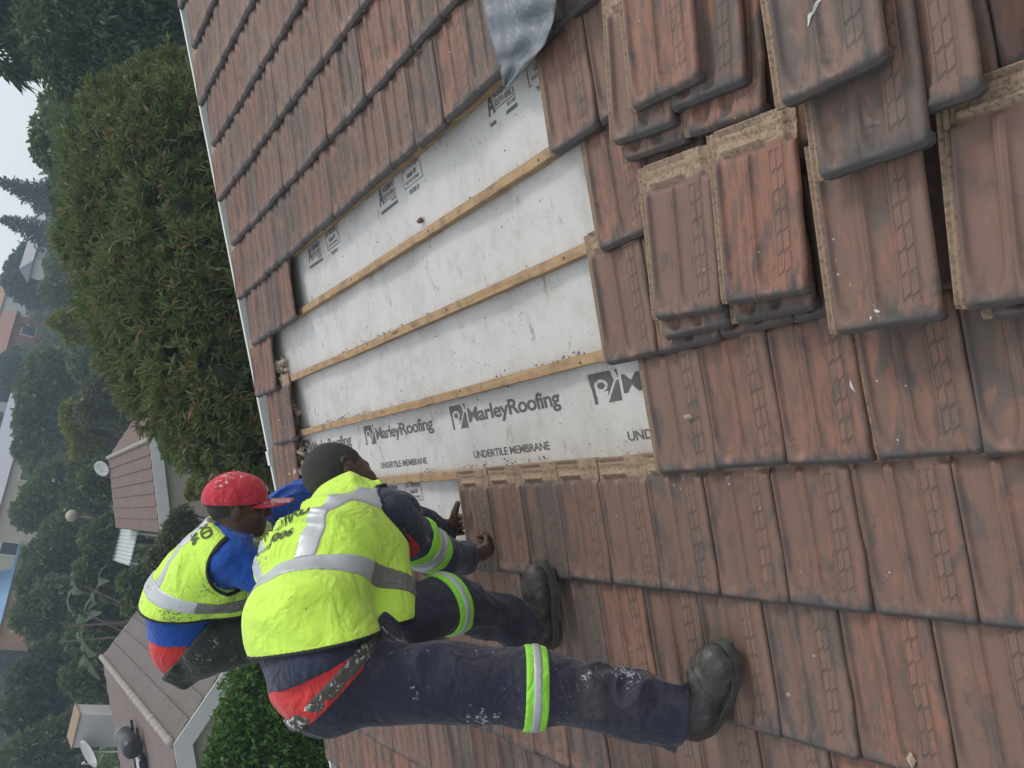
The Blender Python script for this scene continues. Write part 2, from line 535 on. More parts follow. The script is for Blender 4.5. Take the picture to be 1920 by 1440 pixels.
for z, r, near in slots:
    me = TILE_MESH[int(RNG.integers(5))] if z < 3.4 else TILE_MESH_LOW[int(RNG.integers(3))]
    o = link(bpy.data.objects.new("tile", me), roof)
    o.matrix_local = tile_matrix(r, near, RNG)
if far_slots:
    allv, allf, alluv, allr = [], [], [], []
    base = []
    for me in TILE_MESH_LOW:
        co = np.empty(len(me.vertices) * 3); me.vertices.foreach_get("co", co)
        uvv = np.zeros((len(me.vertices), 2)); li = np.empty(len(me.loops), dtype=int); me.loops.foreach_get("vertex_index", li)
        uu = np.empty(len(me.loops) * 2); me.uv_layers[0].data.foreach_get("uv", uu); uvv[li] = uu.reshape(-1, 2)
        base.append((co.reshape(-1, 3), [tuple(p.vertices) for p in me.polygons], uvv))
    nv = 0
    for z, r, near in far_slots:
        co, fs, uvv = base[int(RNG.integers(3))]
        m = np.array(tile_matrix(r, near, RNG))
        allv.append(co @ m[:3, :3].T + m[:3, 3]); alluv.append(uvv)
        allf += [tuple(i + nv for i in f) for f in fs]; nv += len(co)
        allr.append(np.full(len(co), RNG.random()))
    o = mesh_obj("outer_tiles", np.concatenate(allv), allf, MAT_TILE_FAR, roof, True, np.concatenate(alluv))
    at = o.data.attributes.new("rnd", 'FLOAT', 'POINT'); at.data.foreach_set("value", np.concatenate(allr).astype(np.float32))
    o["kind"] = "stuff"
print("TILES", N_TILES)

# battens: sawn pine, each a mesh of its own, ends a little wavy
def batten(p, t0, t1):
    ts = np.linspace(t0, t1, int((t1 - t0) / 0.12) + 2)
    b = MB()
    rings = []
    ph = RNG.random() * 6
    for t in ts:
        q = p + 0.0022 * math.sin(t * 2.1 + ph) + 0.0010 * RNG.normal()
        z = -0.001 + 0.0014 * math.sin(t * 1.3 + ph)
        c = 0.002
        ring = [(q - .018, z - .036), (q - .018, z - c), (q - .018 + c, z), (q + .018 - c, z), (q + .018, z - c), (q + .018, z - .036)]
        rings.append(len(b.v)); b.v += [(x, t, zz) for x, zz in ring]
    for i in range(len(ts) - 1):
        a0, a1 = rings[i], rings[i+1]
        for k in range(6):
            k2 = (k + 1) % 6
            b.f.append((a0+k, a0+k2, a1+k2, a1+k))
    b.f.append(tuple(range(6))); b.f.append(tuple(rings[-1] + k for k in range(6))[::-1])
    return b.build("batten", MAT_BATTEN, roof)
for r in range(-1, 6):
    batten(B4 + r * GAUGE - 0.02, 0.3, 5.02)

# the white membrane under the battens, slack between the rafters
def mem_z(p, t):
    s = -0.0405 - 0.010 * (0.5 - 0.5 * np.cos((t - 0.35) / 0.76 * 2 * np.pi))
    s = s - 0.004 * np.sin(p * 9.0 + 1.2 * np.sin(t * 1.7)) * np.sin(t * 5.3 + p * 2.0)
    s = s + 0.0022 * np.sin(t * 23.0 + 3 * np.sin(p * 5.0)) * np.exp(-((t % 1.4) - 0.5) ** 2 * 9)
    return s
gp, gt = np.meshgrid(np.arange(-0.95, 1.75, 0.02), np.arange(0.9, 4.93, 0.025), indexing='ij')
gz = mem_z(gp, gt)
# its torn far edge lifts in the gap by the verge
lift_e = sstep(gt, 4.72, 4.93) * (0.5 + 0.5 * np.sin(gp * 9)) * 0.03
gz = gz + lift_e
gt2 = gt + 0.05 * sstep(gt, 4.7, 4.93) * np.sin(gp * 7 + 1)
ni, nj = gp.shape
ii = np.arange(ni * nj).reshape(ni, nj)
mf = np.stack([ii[:-1, :-1], ii[1:, :-1], ii[1:, 1:], ii[:-1, 1:]], -1).reshape(-1, 4)
membrane = mesh_obj("membrane", np.stack([gp, gt2, gz], -1).reshape(-1, 3), mf.tolist(), MAT_MEMBRANE, roof, True)
membrane["label"] = "white printed undertile membrane stapled below the battens"

# printing on the membrane -------------------------------------------------
def text_polys(s, bold=0.0, space=1.0):
    cu = bpy.data.curves.new("txt", 'FONT')
    cu.body = s; cu.size = 1.0; cu.offset = bold; cu.space_character = space; cu.resolution_u = 3
    ob = bpy.data.objects.new("txt", cu); COL.objects.link(ob)
    dg = bpy.context.evaluated_depsgraph_get()
    me = bpy.data.meshes.new_from_object(ob.evaluated_get(dg))
    v = np.array([tuple(q.co) for q in me.vertices]); f = [tuple(p.vertices) for p in me.polygons]
    bpy.data.objects.remove(ob); bpy.data.meshes.remove(me); bpy.data.curves.remove(cu)
    v = v[:, :2]; v[:, 0] -= v[:, 0].min()
    return v, f

def print_on_membrane(name, v, f, t_left, width, p_base, cap, skew=0.0, lift_n=0.0012):
    """v: flat glyph coordinates; width along the battens (reading towards the camera), cap = height of the whole in metres"""
    v = v.copy()
    v[:, 0] = v[:, 0] / v[:, 0].max() * width
    v[:, 1] = v[:, 1] * cap
    t = t_left - v[:, 0]; p = p_base + v[:, 1]
    z = mem_z(p, t) + lift_n
    return mesh_obj(name, np.stack([p, t, z], -1), f, MAT_INK, membrane)

def poly(*pts):
    return np.array(pts, float), [tuple(range(len(pts)))]

def join_polys(parts):
    V, F, n = [], [], 0
    for v, f in parts:
        V.append(np.asarray(v)); F += [tuple(i + n for i in q) for q in f]; n += len(v)
    return np.concatenate(V), F

def band(pts_out, pts_in):
    n = len(pts_out)
    v = np.array(list(pts_out) + list(pts_in), float)
    f = [(i, (i + 1) % n, n + (i + 1) % n, n + i) for i in range(n)]
    return v, f

T_WORD = text_polys("MarleyRoofing", 0.022, 0.93)
T_UND = text_polys("UNDERTILE MEMBRANE", 0.012, 0.95)
T_AGR = text_polys("AGREMENT", 0.02); T_SA = text_polys("SOUTH AFRICA", 0.015)
T_UT = text_polys("UT WOVEN", 0.025); T_GU = text_polys("Gundle API", 0.02); T_RT = text_polys("REGISTERED TRADEMARK", 0.01); T_UP = text_polys("THIS SIDE UP", 0.03)
T_NUM = text_polys("2011/387", 0.02)

def logo():
    """dark square with a light p-shaped ring and stem left standing in it"""
    N = 40
    g = (np.arange(N) + .5) / N
    X, Y = np.meshgrid(g, g, indexing='ij')
    Yy = Y * 1.12 - .12
    dark = (X > .02 + .04 * (1 - Y)) & (X < .98) & (Yy < 1.0)
    r = np.hypot(X - .37, Yy - .52)
    ring = (r < .225)
    hole = (r < .125)
    stem = (X > .145) & (X < .245) & (Yy < .52)
    wedge = (np.abs((X - .56) - (Yy - .05) * .52) < .055 - .02 * Yy) & (X > .4) & (Yy < .62)       # slanting stroke
    gap = (X > .20) & (Yy < .30) & (X < .50 + .30 * Yy)
    top = (X - .72 > (1.0 - Yy) * .28) & (Yy > .60) & (X - .72 < (1.0 - Yy) * .28 + .16)
    light = ((ring & ~hole) | stem | wedge | gap | top) & ~hole
    m = dark & ~light
    V, F = [], []
    for i in range(N):
        j = 0
        while j < N:
            if m[i, j]:
                k = j
                while k < N and m[i, k]: k += 1
                b_ = len(V)
                V += [(i / N, j / N * 1.12 - .12), ((i + 1) / N, j / N * 1.12 - .12), ((i + 1) / N, k / N * 1.12 - .12), (i / N, k / N * 1.12 - .12)]
                F.append((b_, b_ + 1, b_ + 2, b_ + 3)); j = k
            else: j += 1
    return np.array(V, float), F
LOGO = logo()

def along(px0, px1, py, n=-0.045):
    return roof_at(px0, py, n)[1], roof_at(px1, py, n)[1]

Tper = None
tA = roof_at(846, 785, -0.045)[1]; tB = roof_at(1112, 725, -0.045)[1]; tC = roof_at(685, 825, -0.045)[1]
per = ((tC - tA) + (tA - tB)) / 2
pb = roof_at(950, 782, -0.045)[0]
wl = roof_at(848, 790, -0.045)[1] - roof_at(881, 790, -0.045)[1]
ww = roof_at(883, 790, -0.045)[1] - roof_at(1055, 770, -0.045)[1]
pu = roof_at(960, 851, -0.045)[0]
wu = roof_at(892, 858, -0.045)[1] - roof_at(1028, 842, -0.045)[1]
tU = roof_at(892, 858, -0.045)[1]
for k in (-1, 0, 1, 2):
    t0 = tA + k * per
    print_on_membrane("printed_emblem", *LOGO, t0, wl, pb - 0.002, 0.088)
    if k >= 0:
        print_on_membrane("printed_word", *T_WORD, t0 - wl * 1.10, ww * .985, pb + 0.008, 0.080)
    else:
        v, f = text_polys("Ma", 0.022, 0.93)
        print_on_membrane("printed_word", v, f, t0 - wl * 1.10, ww * 0.215, pb + 0.008, 0.080)
    print_on_membrane("printed_word", *T_UND, tU + k * per, wu, pu, 0.042)

def stamp(tl, p, s=1.0):
    """approval mark and the boxed note beside it"""
    a = [( T_AGR[0] * 1, T_AGR[1])]
    def put(tp, t, w, pp, c):
        print_on_membrane("printed_note", tp[0], tp[1], t, w * s, pp, c * s)
    # tall A, two words, a rule
    A = join_polys([poly((0, 0), (0.22, 0), (0.62, 1.0), (0.40, 1.0)), poly((0.40, 1.0), (0.62, 1.0), (0.92, 0), (0.68, 0)), poly((0.25, 0.25), (0.75, 0.25), (0.75, 0.42), (0.25, 0.42))])
    put(A, tl, 0.05, p, 0.075)
    put(T_AGR, tl - 0.052 * s, 0.125, p + 0.045 * s, 0.036)
    put(T_SA, tl - 0.052 * s, 0.125, p + 0.015 * s, 0.032)
    put(poly((0, 0), (1, 0), (1, 1), (0, 1)), tl - 0.052 * s, 0.125, p + 0.006 * s, 0.004)
    put(T_NUM, tl - 0.12 * s, 0.055, p - 0.012 * s, 0.018)
    put(poly((0, 0), (1, 0), (1, 1), (0, 1)), tl, 0.178, p - 0.036 * s, 0.014)
    tb = tl - 0.26 * s
    w, h = 0.17, 0.105
    e = 0.035
    fr = band([(0, 0), (1, 0), (1, 1), (0, 1)], [(e * .6, e), (1 - e * .6, e), (1 - e * .6, 1 - e), (e * .6, 1 - e)])
    put(fr, tb, w, p - 0.012 * s, h)
    put(T_UT, tb - 0.014 * s, w - 0.03, p + 0.055 * s, 0.038)
    put(T_GU, tb - 0.04 * s, w - 0.085, p + 0.024 * s, 0.030)
    put(T_RT, tb - 0.02 * s, w - 0.045, p + 0.002 * s, 0.017)
    put(T_UP, tb - 0.035 * s, w - 0.08, p - 0.043 * s, 0.024)

pS = [roof_at(*q, -0.045) for q in ((914, 218), (711, 387), (580, 490))]
for p, t in pS:
    stamp(t, p - 0.006)
p, t = roof_at(724, 934, -0.045)
stamp(t, p - 0.004, 0.95)
p, t = roof_at(944, 905, -0.045)
# =================================================================== the verge, mortar and house under the roof
MAT_WHITE_TRIM = plain("white_painted_trim", (0.62, 0.63, 0.60), 0.45, var=0.15, scale=9)
MAT_VERGE = plain("mossy_concrete", (0.045, 0.047, 0.036), 0.9, var=0.5, scale=5, bump=0.4, bscale=40)
MAT_MORTAR = plain("crumbled_mortar", (0.42, 0.35, 0.27), 0.95, var=0.4, scale=16, bump=0.6, bscale=70)
MAT_WALL = plain("painted_plaster", (0.55, 0.52, 0.45), 0.85, var=0.12, scale=2, bump=0.15)
b = MB(); b.box((-4.2, 5.0, -0.20), (5.4, 5.37, -0.11)); b.build("verge_board", MAT_VERGE, roof)
# white metal edge trim with a joint sleeve
b = MB(); b.box((-4.2, 5.375, -0.20), (5.4, 5.405, -0.045)); b.build("verge_trim", MAT_WHITE_TRIM, roof)
pj, tj = roof_at(490, 862, -0.02)
b = MB(); b.box((pj - 0.05, 5.365, -0.16), (pj + 0.05, 5.415, -0.035)); b.build("trim_joint", MAT_WHITE_TRIM, roof)
# crumbled mortar bedding along the verge, bare where the tiles are off
bm = bmesh.new()
r = np.random.default_rng(5)
def rock(bm, c, s, r):
    g = bmesh.ops.create_icosphere(bm, subdivisions=1, radius=1.0)
    q = Euler(tuple(r.random(3) * 6)).to_matrix()
    sc = Vector((s * r.uniform(.7, 1.3), s * r.uniform(.7, 1.4), s * r.uniform(.45, .9)))
    for v in g["verts"]:
        k = 1 + 0.22 * r.normal()
        v.co = Vector(c) + q @ Vector((v.co.x * sc.x, v.co.y * sc.y, v.co.z * sc.z)) * k
for i in range(260):
    p = r.uniform(-0.75, 0.55)
    t = 4.74 + r.normal() * 0.05
    rock(bm, (p, t, -0.035 + r.uniform(-.01, .025)), r.uniform(.015, .045), r)
me = bpy.data.meshes.new("mortar_bedding"); bm.to_mesh(me); bm.free(); me.materials.append(MAT_MORTAR)
o = link(bpy.data.objects.new("mortar_bedding", me), roof); o["kind"] = "stuff"
# crumbs of mortar and leaf litter caught on the upper side of the battens
MAT_LITTER = plain("dry_litter", (0.13, 0.09, 0.062), 0.95, var=0.6, scale=80)
bm = bmesh.new()
for rr in (1, 2, 3, 0):
    p0 = B4 + rr * GAUGE
    for i in range(170):
        t = r.uniform(1.5, 4.6)
        if math.sin(t * 3.1 + rr * 2) + 0.6 * math.sin(t * 8.3 + rr) < 0.1: continue
        rock(bm, (p0 + abs(r.normal()) * 0.009 + 0.001, t, float(mem_z(p0, t)) + 0.003), r.uniform(.001, .0040), r)
for i in range(220):
    p, t = r.uniform(-0.5, 1.0), r.uniform(1.6, 4.6)
    rock(bm, (p, t, float(mem_z(p, t)) + 0.0015), r.uniform(.0008, .0028), r)
me = bpy.data.meshes.new("leaf_litter"); bm.to_mesh(me); bm.free(); me.materials.append(MAT_LITTER)
o = link(bpy.data.objects.new("leaf_litter", me), roof); o["kind"] = "stuff"

# nail heads where the battens cross the rafters
MAT_NAIL_HEAD = plain("rusty_nail", (0.06, 0.04, 0.03), 0.6)
for rr in range(0, 5):
    for t_ in (1.11, 1.87, 2.63, 3.39, 4.15):
        c_ = (B4 + rr * GAUGE - 0.02 + r.normal() * .004, t_ + r.normal() * .02, 0.0002)
        MB().tube([c_, (c_[0], c_[1], 0.0022)], [.0042, .0036], 8).build("nail_head", MAT_NAIL_HEAD, roof)

# walls of the house under this roof
house_wall = MB()
ge = roof_to_world(-3.9, 5.2, -0.2); gu = roof_to_world(5.2, 5.2, -0.2)
house_wall.add([(ge.x, 5.05, -5), (gu.x, 5.05, -5), (gu.x, 5.05, gu.z - .05), (ge.x, 5.05, ge.z - .05),
                (ge.x, 5.3, -5), (gu.x, 5.3, -5), (gu.x, 5.3, gu.z - .05), (ge.x, 5.3, ge.z - .05)],
               [(0, 3, 2, 1), (4, 5, 6, 7), (0, 1, 5, 4), (1, 2, 6, 5), (2, 3, 7, 6), (3, 0, 4, 7)])
o = house_wall.build("gable_wall", MAT_WALL)
tag(o, "cream plastered gable wall below the tiled roof's verge", "wall")

# =================================================================== loose tiles
MAT_LOOSE = MAT_TILE
loose_group = "loose clay tiles lifted off and stacked on the roof"
def pick_rnd(kind, k):
    """a seed value for the clay material that gives a red, brown or grey tile"""
    best = []
    for i in range(2000):
        x = i / 2000
        r2, r3 = (x * 7.31) % 1, (x * 23.7) % 1
        if kind == 'red' and x < .5 and r2 < .18 and r3 < .3: best.append(x)
        if kind == 'brown' and x < .6 and .45 < r2 < .8: best.append(x)
        if kind == 'grey' and x > .93: best.append(x)
    return best[(k * 37) % len(best)]
def loose(nl, n, yaw, tilt_deg, label, roll=0.0, variant=0, kind='brown'):
    p, t = roof_at(nl[0], nl[1], n)
    rot = Matrix.Rotation(math.radians(yaw), 4, 'Z') @ Matrix.Rotation(math.radians(tilt_deg), 4, 'Y') @ Matrix.Rotation(math.radians(roll), 4, 'X')
    org = Vector((p, t, n)) - rot @ Vector((-TL, -0.004, 0.016))
    me = TILE_MESH[variant % 5].copy(); me.name = "clay_tile_loose"
    me.materials[0] = MAT_TILE_FAR
    at = me.attributes.new("rnd", 'FLOAT', 'POINT'); at.data.foreach_set("value", np.full(len(me.vertices), pick_rnd(kind, variant + int(nl[0])), np.float32))
    o = link(bpy.data.objects.new("roof_tile", me))
    o.matrix_world = Matrix.Rotation(-PITCH, 4, 'Y') @ Matrix.Translation(org) @ rot
    return tag(o, label, "tile", loose_group)
loose((1240, 641), 0.075, -1, 3.0, "loose tile lying under the bare-headed tile at the edge of the opening, only its nose showing", 0, 1)
loose((1222, 603), 0.105, -6, 3.2, "loose brown tile with a pale bare head at the edge of the opening", 1.0, 2)
loose((1372, 612), 0.075, -2, 3.0, "loose tile pinned beneath the reddish tile, grey nose sticking out", 0, 3)
loose((1352, 575), 0.125, -6, 3.2, "loose reddish tile with a bare dusty head and ridged bars", 0.5, 0, 'red')
t_drop = loose((1555, 632), 0.125, -3, 3.2, "wide loose tile with white droppings near its nose", 0.0, 1)
loose((1525, 345), 0.165, -3, 3.6, "loose dark tile overlapping the head of the tile spotted with droppings", 0.0, 2, 'grey')
loose((1600, 265), 0.150, -3, 3.0, "loose tile sandwiched below the tile with the white scratch", 0.0, 4)
t_scr = loose((1455, 210), 0.205, -2, 3.4, "loose dark tile with a white scratch across its face", 0.5, 3, 'grey')
loose((1842, 605), 0.075, -3, 3.0, "loose tile buried under the tile with a muddy side lock", 0, 0)
loose((1790, 585), 0.115, -5, 3.4, "loose tile with a muddy side lock and a pale ridged head", 0.0, 4)
loose((1165, 308), 0.078, -8, 3.0, "bottom loose tile of the pile beside the grey plastic sheet", 0, 2)
loose((1143, 277), 0.108, -9, 3.2, "loose tile in the middle of the pile beside the grey plastic sheet", 0, 0)
loose((1180, 215), 0.140, -5, 3.4, "loose orange tile with stamped bricks on top of the pile by the grey sheet", 0, 1, 'red')
loose((1283, 262), 0.090, -9, 3.0, "loose red tile at the bottom, behind the pile topped by the orange tile", 0, 3, 'red')
loose((1250, 214), 0.118, -8, 3.2, "loose dull tile wedged behind the orange tile", 0, 4, 'grey')

# a white scratch and bird droppings on two of them
MAT_CHALK = plain("chalky_white", (0.50, 0.49, 0.46), 0.9, var=0.3, scale=90)
def daub(parent, name, path, width, seed):
    """an irregular thin mark that follows the tile's face; path in (w, l)"""
    r = np.random.default_rng(seed); V = []; F = []
    n = len(path)
    for k, (w_, l_) in enumerate(path):
        hw = width * (0.35 + 0.65 * r.random()) * (0.25 if k in (0, n - 1) else 1)
        for sg in (-1, 1):
            ww_, ll_ = w_ + sg * hw * .6, l_ + sg * hw * .8
            V.append((-ll_, -ww_, float(tile_height(np.array(ww_), np.array(ll_))) + .0022))
    for k in range(n - 1):
        F.append((2 * k, 2 * k + 1, 2 * k + 3, 2 * k + 2))
    return mesh_obj(name, V, F, MAT_CHALK, parent)
daub(t_scr, "scratch", [(.10 + .035 * k / 9, .275 - .055 * k / 9 + .004 * math.sin(k * 2)) for k in range(10)], .0045, 3)
for k, (w_, l_) in enumerate(((.112, .362), (.118, .37), (.107, .372), (.124, .364), (.116, .355))):
    daub(t_drop, "dropping", [(w_ + .009 * j / 4 * math.cos(k), l_ + .009 * j / 4 * math.sin(k)) for j in range(5)], .0040, 10 + k)
# a small feather stuck on a fixed tile
pf, tf = roof_at(1607, 735, 0.052)
b = MB()
for j in range(9):
    s_ = j / 8
    b.v += [(.030 * s_, .004 * math.sin(s_ * 3) + .0028 * math.sin(math.pi * s_), .001), (.030 * s_, .004 * math.sin(s_ * 3) - .0028 * math.sin(math.pi * s_), .0015)]
for j in range(8): b.f.append((2*j, 2*j+1, 2*j+3, 2*j+2))
o = b.build("feather", MAT_CHALK); o.location = roof_to_world(pf, tf, 0.056); o.rotation_euler = (0, -PITCH, 0.2)
tag(o, "small white feather stuck to a tile right of the opening", "feather")

# =================================================================== grey plastic sheet
a = NT("grey_plastic_sheet")
co = a.coord()
wr = a.noise(a.mapping(co, (7, 16, 7)), 1.0, 6.0, 0.62, 1.6)
a.set(color=a.mix(a.noise(co, 10, 5, 0.7), (0.150, 0.168, 0.190), (0.215, 0.235, 0.258)), rough=0.24, spec=0.55)
a.bump(a.math('ABSOLUTE', a.math('SUBTRACT', wr, 0.5)), 0.7, 0.03)
MAT_SHEET = a.m
Ls = [(880, -150), (893, -70), (903, -10), (914, 45), (928, 95), (938, 130), (945, 163)]
Rs = [(1080, -150), (1062, -60), (1044, 0), (1038, 40), (1022, 84), (990, 122), (952, 166)]
hn = [0.14, 0.12, 0.105, 0.085, 0.075, 0.05, 0.02]
nu, nv = 25, 41
V = np.zeros((nv, nu, 3))
for j in range(nv):
    s = j / (nv - 1) * 6
    lx = np.interp(s, range(7), [q[0] for q in Ls]); ly = np.interp(s, range(7), [q[1] for q in Ls])
    qx = np.interp(s, range(7), [q[0] for q in Rs]); qy = np.interp(s, range(7), [q[1] for q in Rs])
    h = np.interp(s, range(7), hn)
    for i in range(nu):
        u = i / (nu - 1)
        n = h + 0.010 * math.sin(u * 9 + s * 1.3) * (0.3 + u) + 0.006 * math.sin(s * 5 + u * 4) + 0.03 * u * (1 - s / 6)
        p, t = roof_at(lx + (qx - lx) * u, ly + (qy - ly) * u, n)
        V[j, i] = (p, t, n)
idx = np.arange(nu * nv).reshape(nv, nu)
F = np.stack([idx[:-1, :-1], idx[:-1, 1:], idx[1:, 1:], idx[1:, :-1]], -1).reshape(-1, 4)
sheet = mesh_obj("plastic_sheet", V.reshape(-1, 3), F.tolist(), MAT_SHEET, None, True)
sheet.rotation_euler = (0, -PITCH, 0)
md = sheet.modifiers.new("thick", 'SOLIDIFY'); md.thickness = 0.0015
tag(sheet, "crumpled blue grey plastic sheet hanging over the top of the opening", "sheet")

# a few small things lying about on the roof
MAT_CLOD = plain("brown_clod", (0.13, 0.08, 0.055), 0.9, var=0.4, scale=60, bump=0.5)
MAT_CHIP = plain("mortar_chip", (0.40, 0.32, 0.24), 0.9, var=0.35, scale=60, bump=0.5)
def clod(px, py, n, s, label, mat, cat, seed):
    p, t = roof_at(px, py, n)
    bm = bmesh.new(); rr = np.random.default_rng(seed)
    rock(bm, (0, 0, 0), s, rr)
    me = bpy.data.meshes.new("clod"); bm.to_mesh(me); bm.free(); me.materials.append(mat)
    o = link(bpy.data.objects.new("mortar_crumb" if mat is MAT_CHIP else "clay_crumb", me))
    o.location = roof_to_world(p, t, n)
    o.rotation_euler = (0, -PITCH, 0)
    return tag(o, label, cat)
clod(787, 414, -0.03, 0.017, "brown clay crumb lying on the white membrane under the stamp", MAT_CLOD, "crumb", 2)
clod(1292, 780, 0.045, 0.011, "pale mortar crumb on an orange tile right of the opening", MAT_CHIP, "crumb", 4)
clod(1478, 1302, 0.05, 0.007, "small pale crumb on a tile beside the near boot", MAT_CHIP, "crumb", 7)
clod(1708, 1424, 0.05, 0.011, "pale mortar lump on the lowest tiles away from the boots", MAT_CHIP, "crumb", 9)
clod(1527, 1230, 0.05, 0.006, "tiny pale pebble on the tile upslope of the near boot", MAT_CHIP, "crumb", 12)
# =================================================================== bodies and clothes from distance fields
def vnorm(a):
    a = np.asarray(a, float); return a / np.linalg.norm(a)

class Cap:
    """round cone from a to b"""
    def __init__(s, a, b, ra, rb, k=0.03):
        s.a, s.b, s.ra, s.rb, s.k = np.asarray(a, float), np.asarray(b, float), ra, rb, k
    def bounds(s):
        return np.minimum(s.a - s.ra, s.b - s.rb), np.maximum(s.a + s.ra, s.b + s.rb)
    def d(s, P, g):
        ab = s.b - s.a
        t = np.clip(((P - s.a) @ ab) / max(ab @ ab, 1e-9), 0, 1)
        return np.linalg.norm(P - s.a - t[:, None] * ab, axis=1) - (s.ra + (s.rb - s.ra) * t) - g

class Ell:
    """ellipsoid with its own axes (rows of R)"""
    def __init__(s, c, radii, R=None, k=0.03):
        s.c = np.asarray(c, float); s.r = np.asarray(radii, float); s.R = np.eye(3) if R is None else np.asarray(R, float); s.k = k
    def bounds(s):
        e = np.sqrt(((s.R.T * s.r) ** 2).sum(1)); return s.c - e, s.c + e
    def d(s, P, g):
        q = (P - s.c) @ s.R.T
        r = s.r + g
        k0 = np.linalg.norm(q / r, axis=1); k1 = np.linalg.norm(q / (r * r), axis=1)
        return k0 * (k0 - 1) / np.maximum(k1, 1e-6)

class Flat:
    """capsule with an oval section: half widths wa, wb across 'side', da, db across the other way"""
    def __init__(s, a, b, side, wa, wb, da, db, k=0.04):
        s.a, s.b = np.asarray(a, float), np.asarray(b, float)
        ax = s.b - s.a; s.L = np.linalg.norm(ax); s.ax = ax / s.L
        sd = np.asarray(side, float); sd = sd - s.ax * (sd @ s.ax); s.sd = vnorm(sd); s.dp = np.cross(s.ax, s.sd)
        s.w, s.dd, s.k = (wa, wb), (da, db), k
    def bounds(s):
        m = max(*s.w, *s.dd); return np.minimum(s.a, s.b) - m, np.maximum(s.a, s.b) + m
    def d(s, P, g):
        q = P - s.a
        x = q @ s.ax; t = np.clip(x / s.L, 0, 1)
        w = s.w[0] + (s.w[1] - s.w[0]) * t + g; dd = s.dd[0] + (s.dd[1] - s.dd[0]) * t + g
        e = np.where(x < 0, -x, np.where(x > s.L, x - s.L, 0.0))
        c = np.minimum(w, dd)
        u = np.stack([(q @ s.sd) / w, (q @ s.dp) / dd, e / c], 1)
        u2 = np.stack([(q @ s.sd) / w ** 2, (q @ s.dp) / dd ** 2, e / c ** 2], 1)
        k0 = np.linalg.norm(u, axis=1); k1 = np.linalg.norm(u2, axis=1)
        return k0 * (k0 - 1) / np.maximum(k1, 1e-6)

def field(prims, P, g=0.0, cuts=()):
    """smooth union of the shapes grown by g, minus what lies outside the cuts; shapes far from these points are passed over"""
    if len(prims) > 3 and len(P) > 200:
        lo, hi = P.min(0), P.max(0)
        if np.max(hi - lo) < 0.25:
            near = [s for s in prims if np.max(np.maximum(s.box[0] - hi, lo - s.box[1])) < 0.075 + g]
            prims = near or prims[:1]
    d = None
    for s in prims:
        e = s.d(P, g)
        if d is None: d = e
        else:
            h = np.clip(0.5 + 0.5 * (d - e) / s.k, 0, 1)
            d = d * (1 - h) + e * h - s.k * h * (1 - h)
    for c in cuts:
        d = np.maximum(d, c(P))
    return d

def vnoise(P, seed=0):
    """smooth value noise in -1..1"""
    i = np.floor(P).astype(np.int64); f = P - i; f = f * f * (3 - 2 * f)
    def h(x, y, z):
        n = (x * 374761393 + y * 668265263 + z * 2147483647 + seed * 1274126177) & 0x7fffffff
        n = ((n ^ (n >> 13)) * 1274126177) & 0x7fffffff
        return ((n ^ (n >> 16)) & 0xffff) / 32767.5 - 1
    r = 0
    for dx in (0, 1):
        for dy in (0, 1):
            for dz in (0, 1):
                r = r + h(i[:, 0] + dx, i[:, 1] + dy, i[:, 2] + dz) * np.abs(1 - dx - f[:, 0]) * np.abs(1 - dy - f[:, 1]) * np.abs(1 - dz - f[:, 2])
    return r

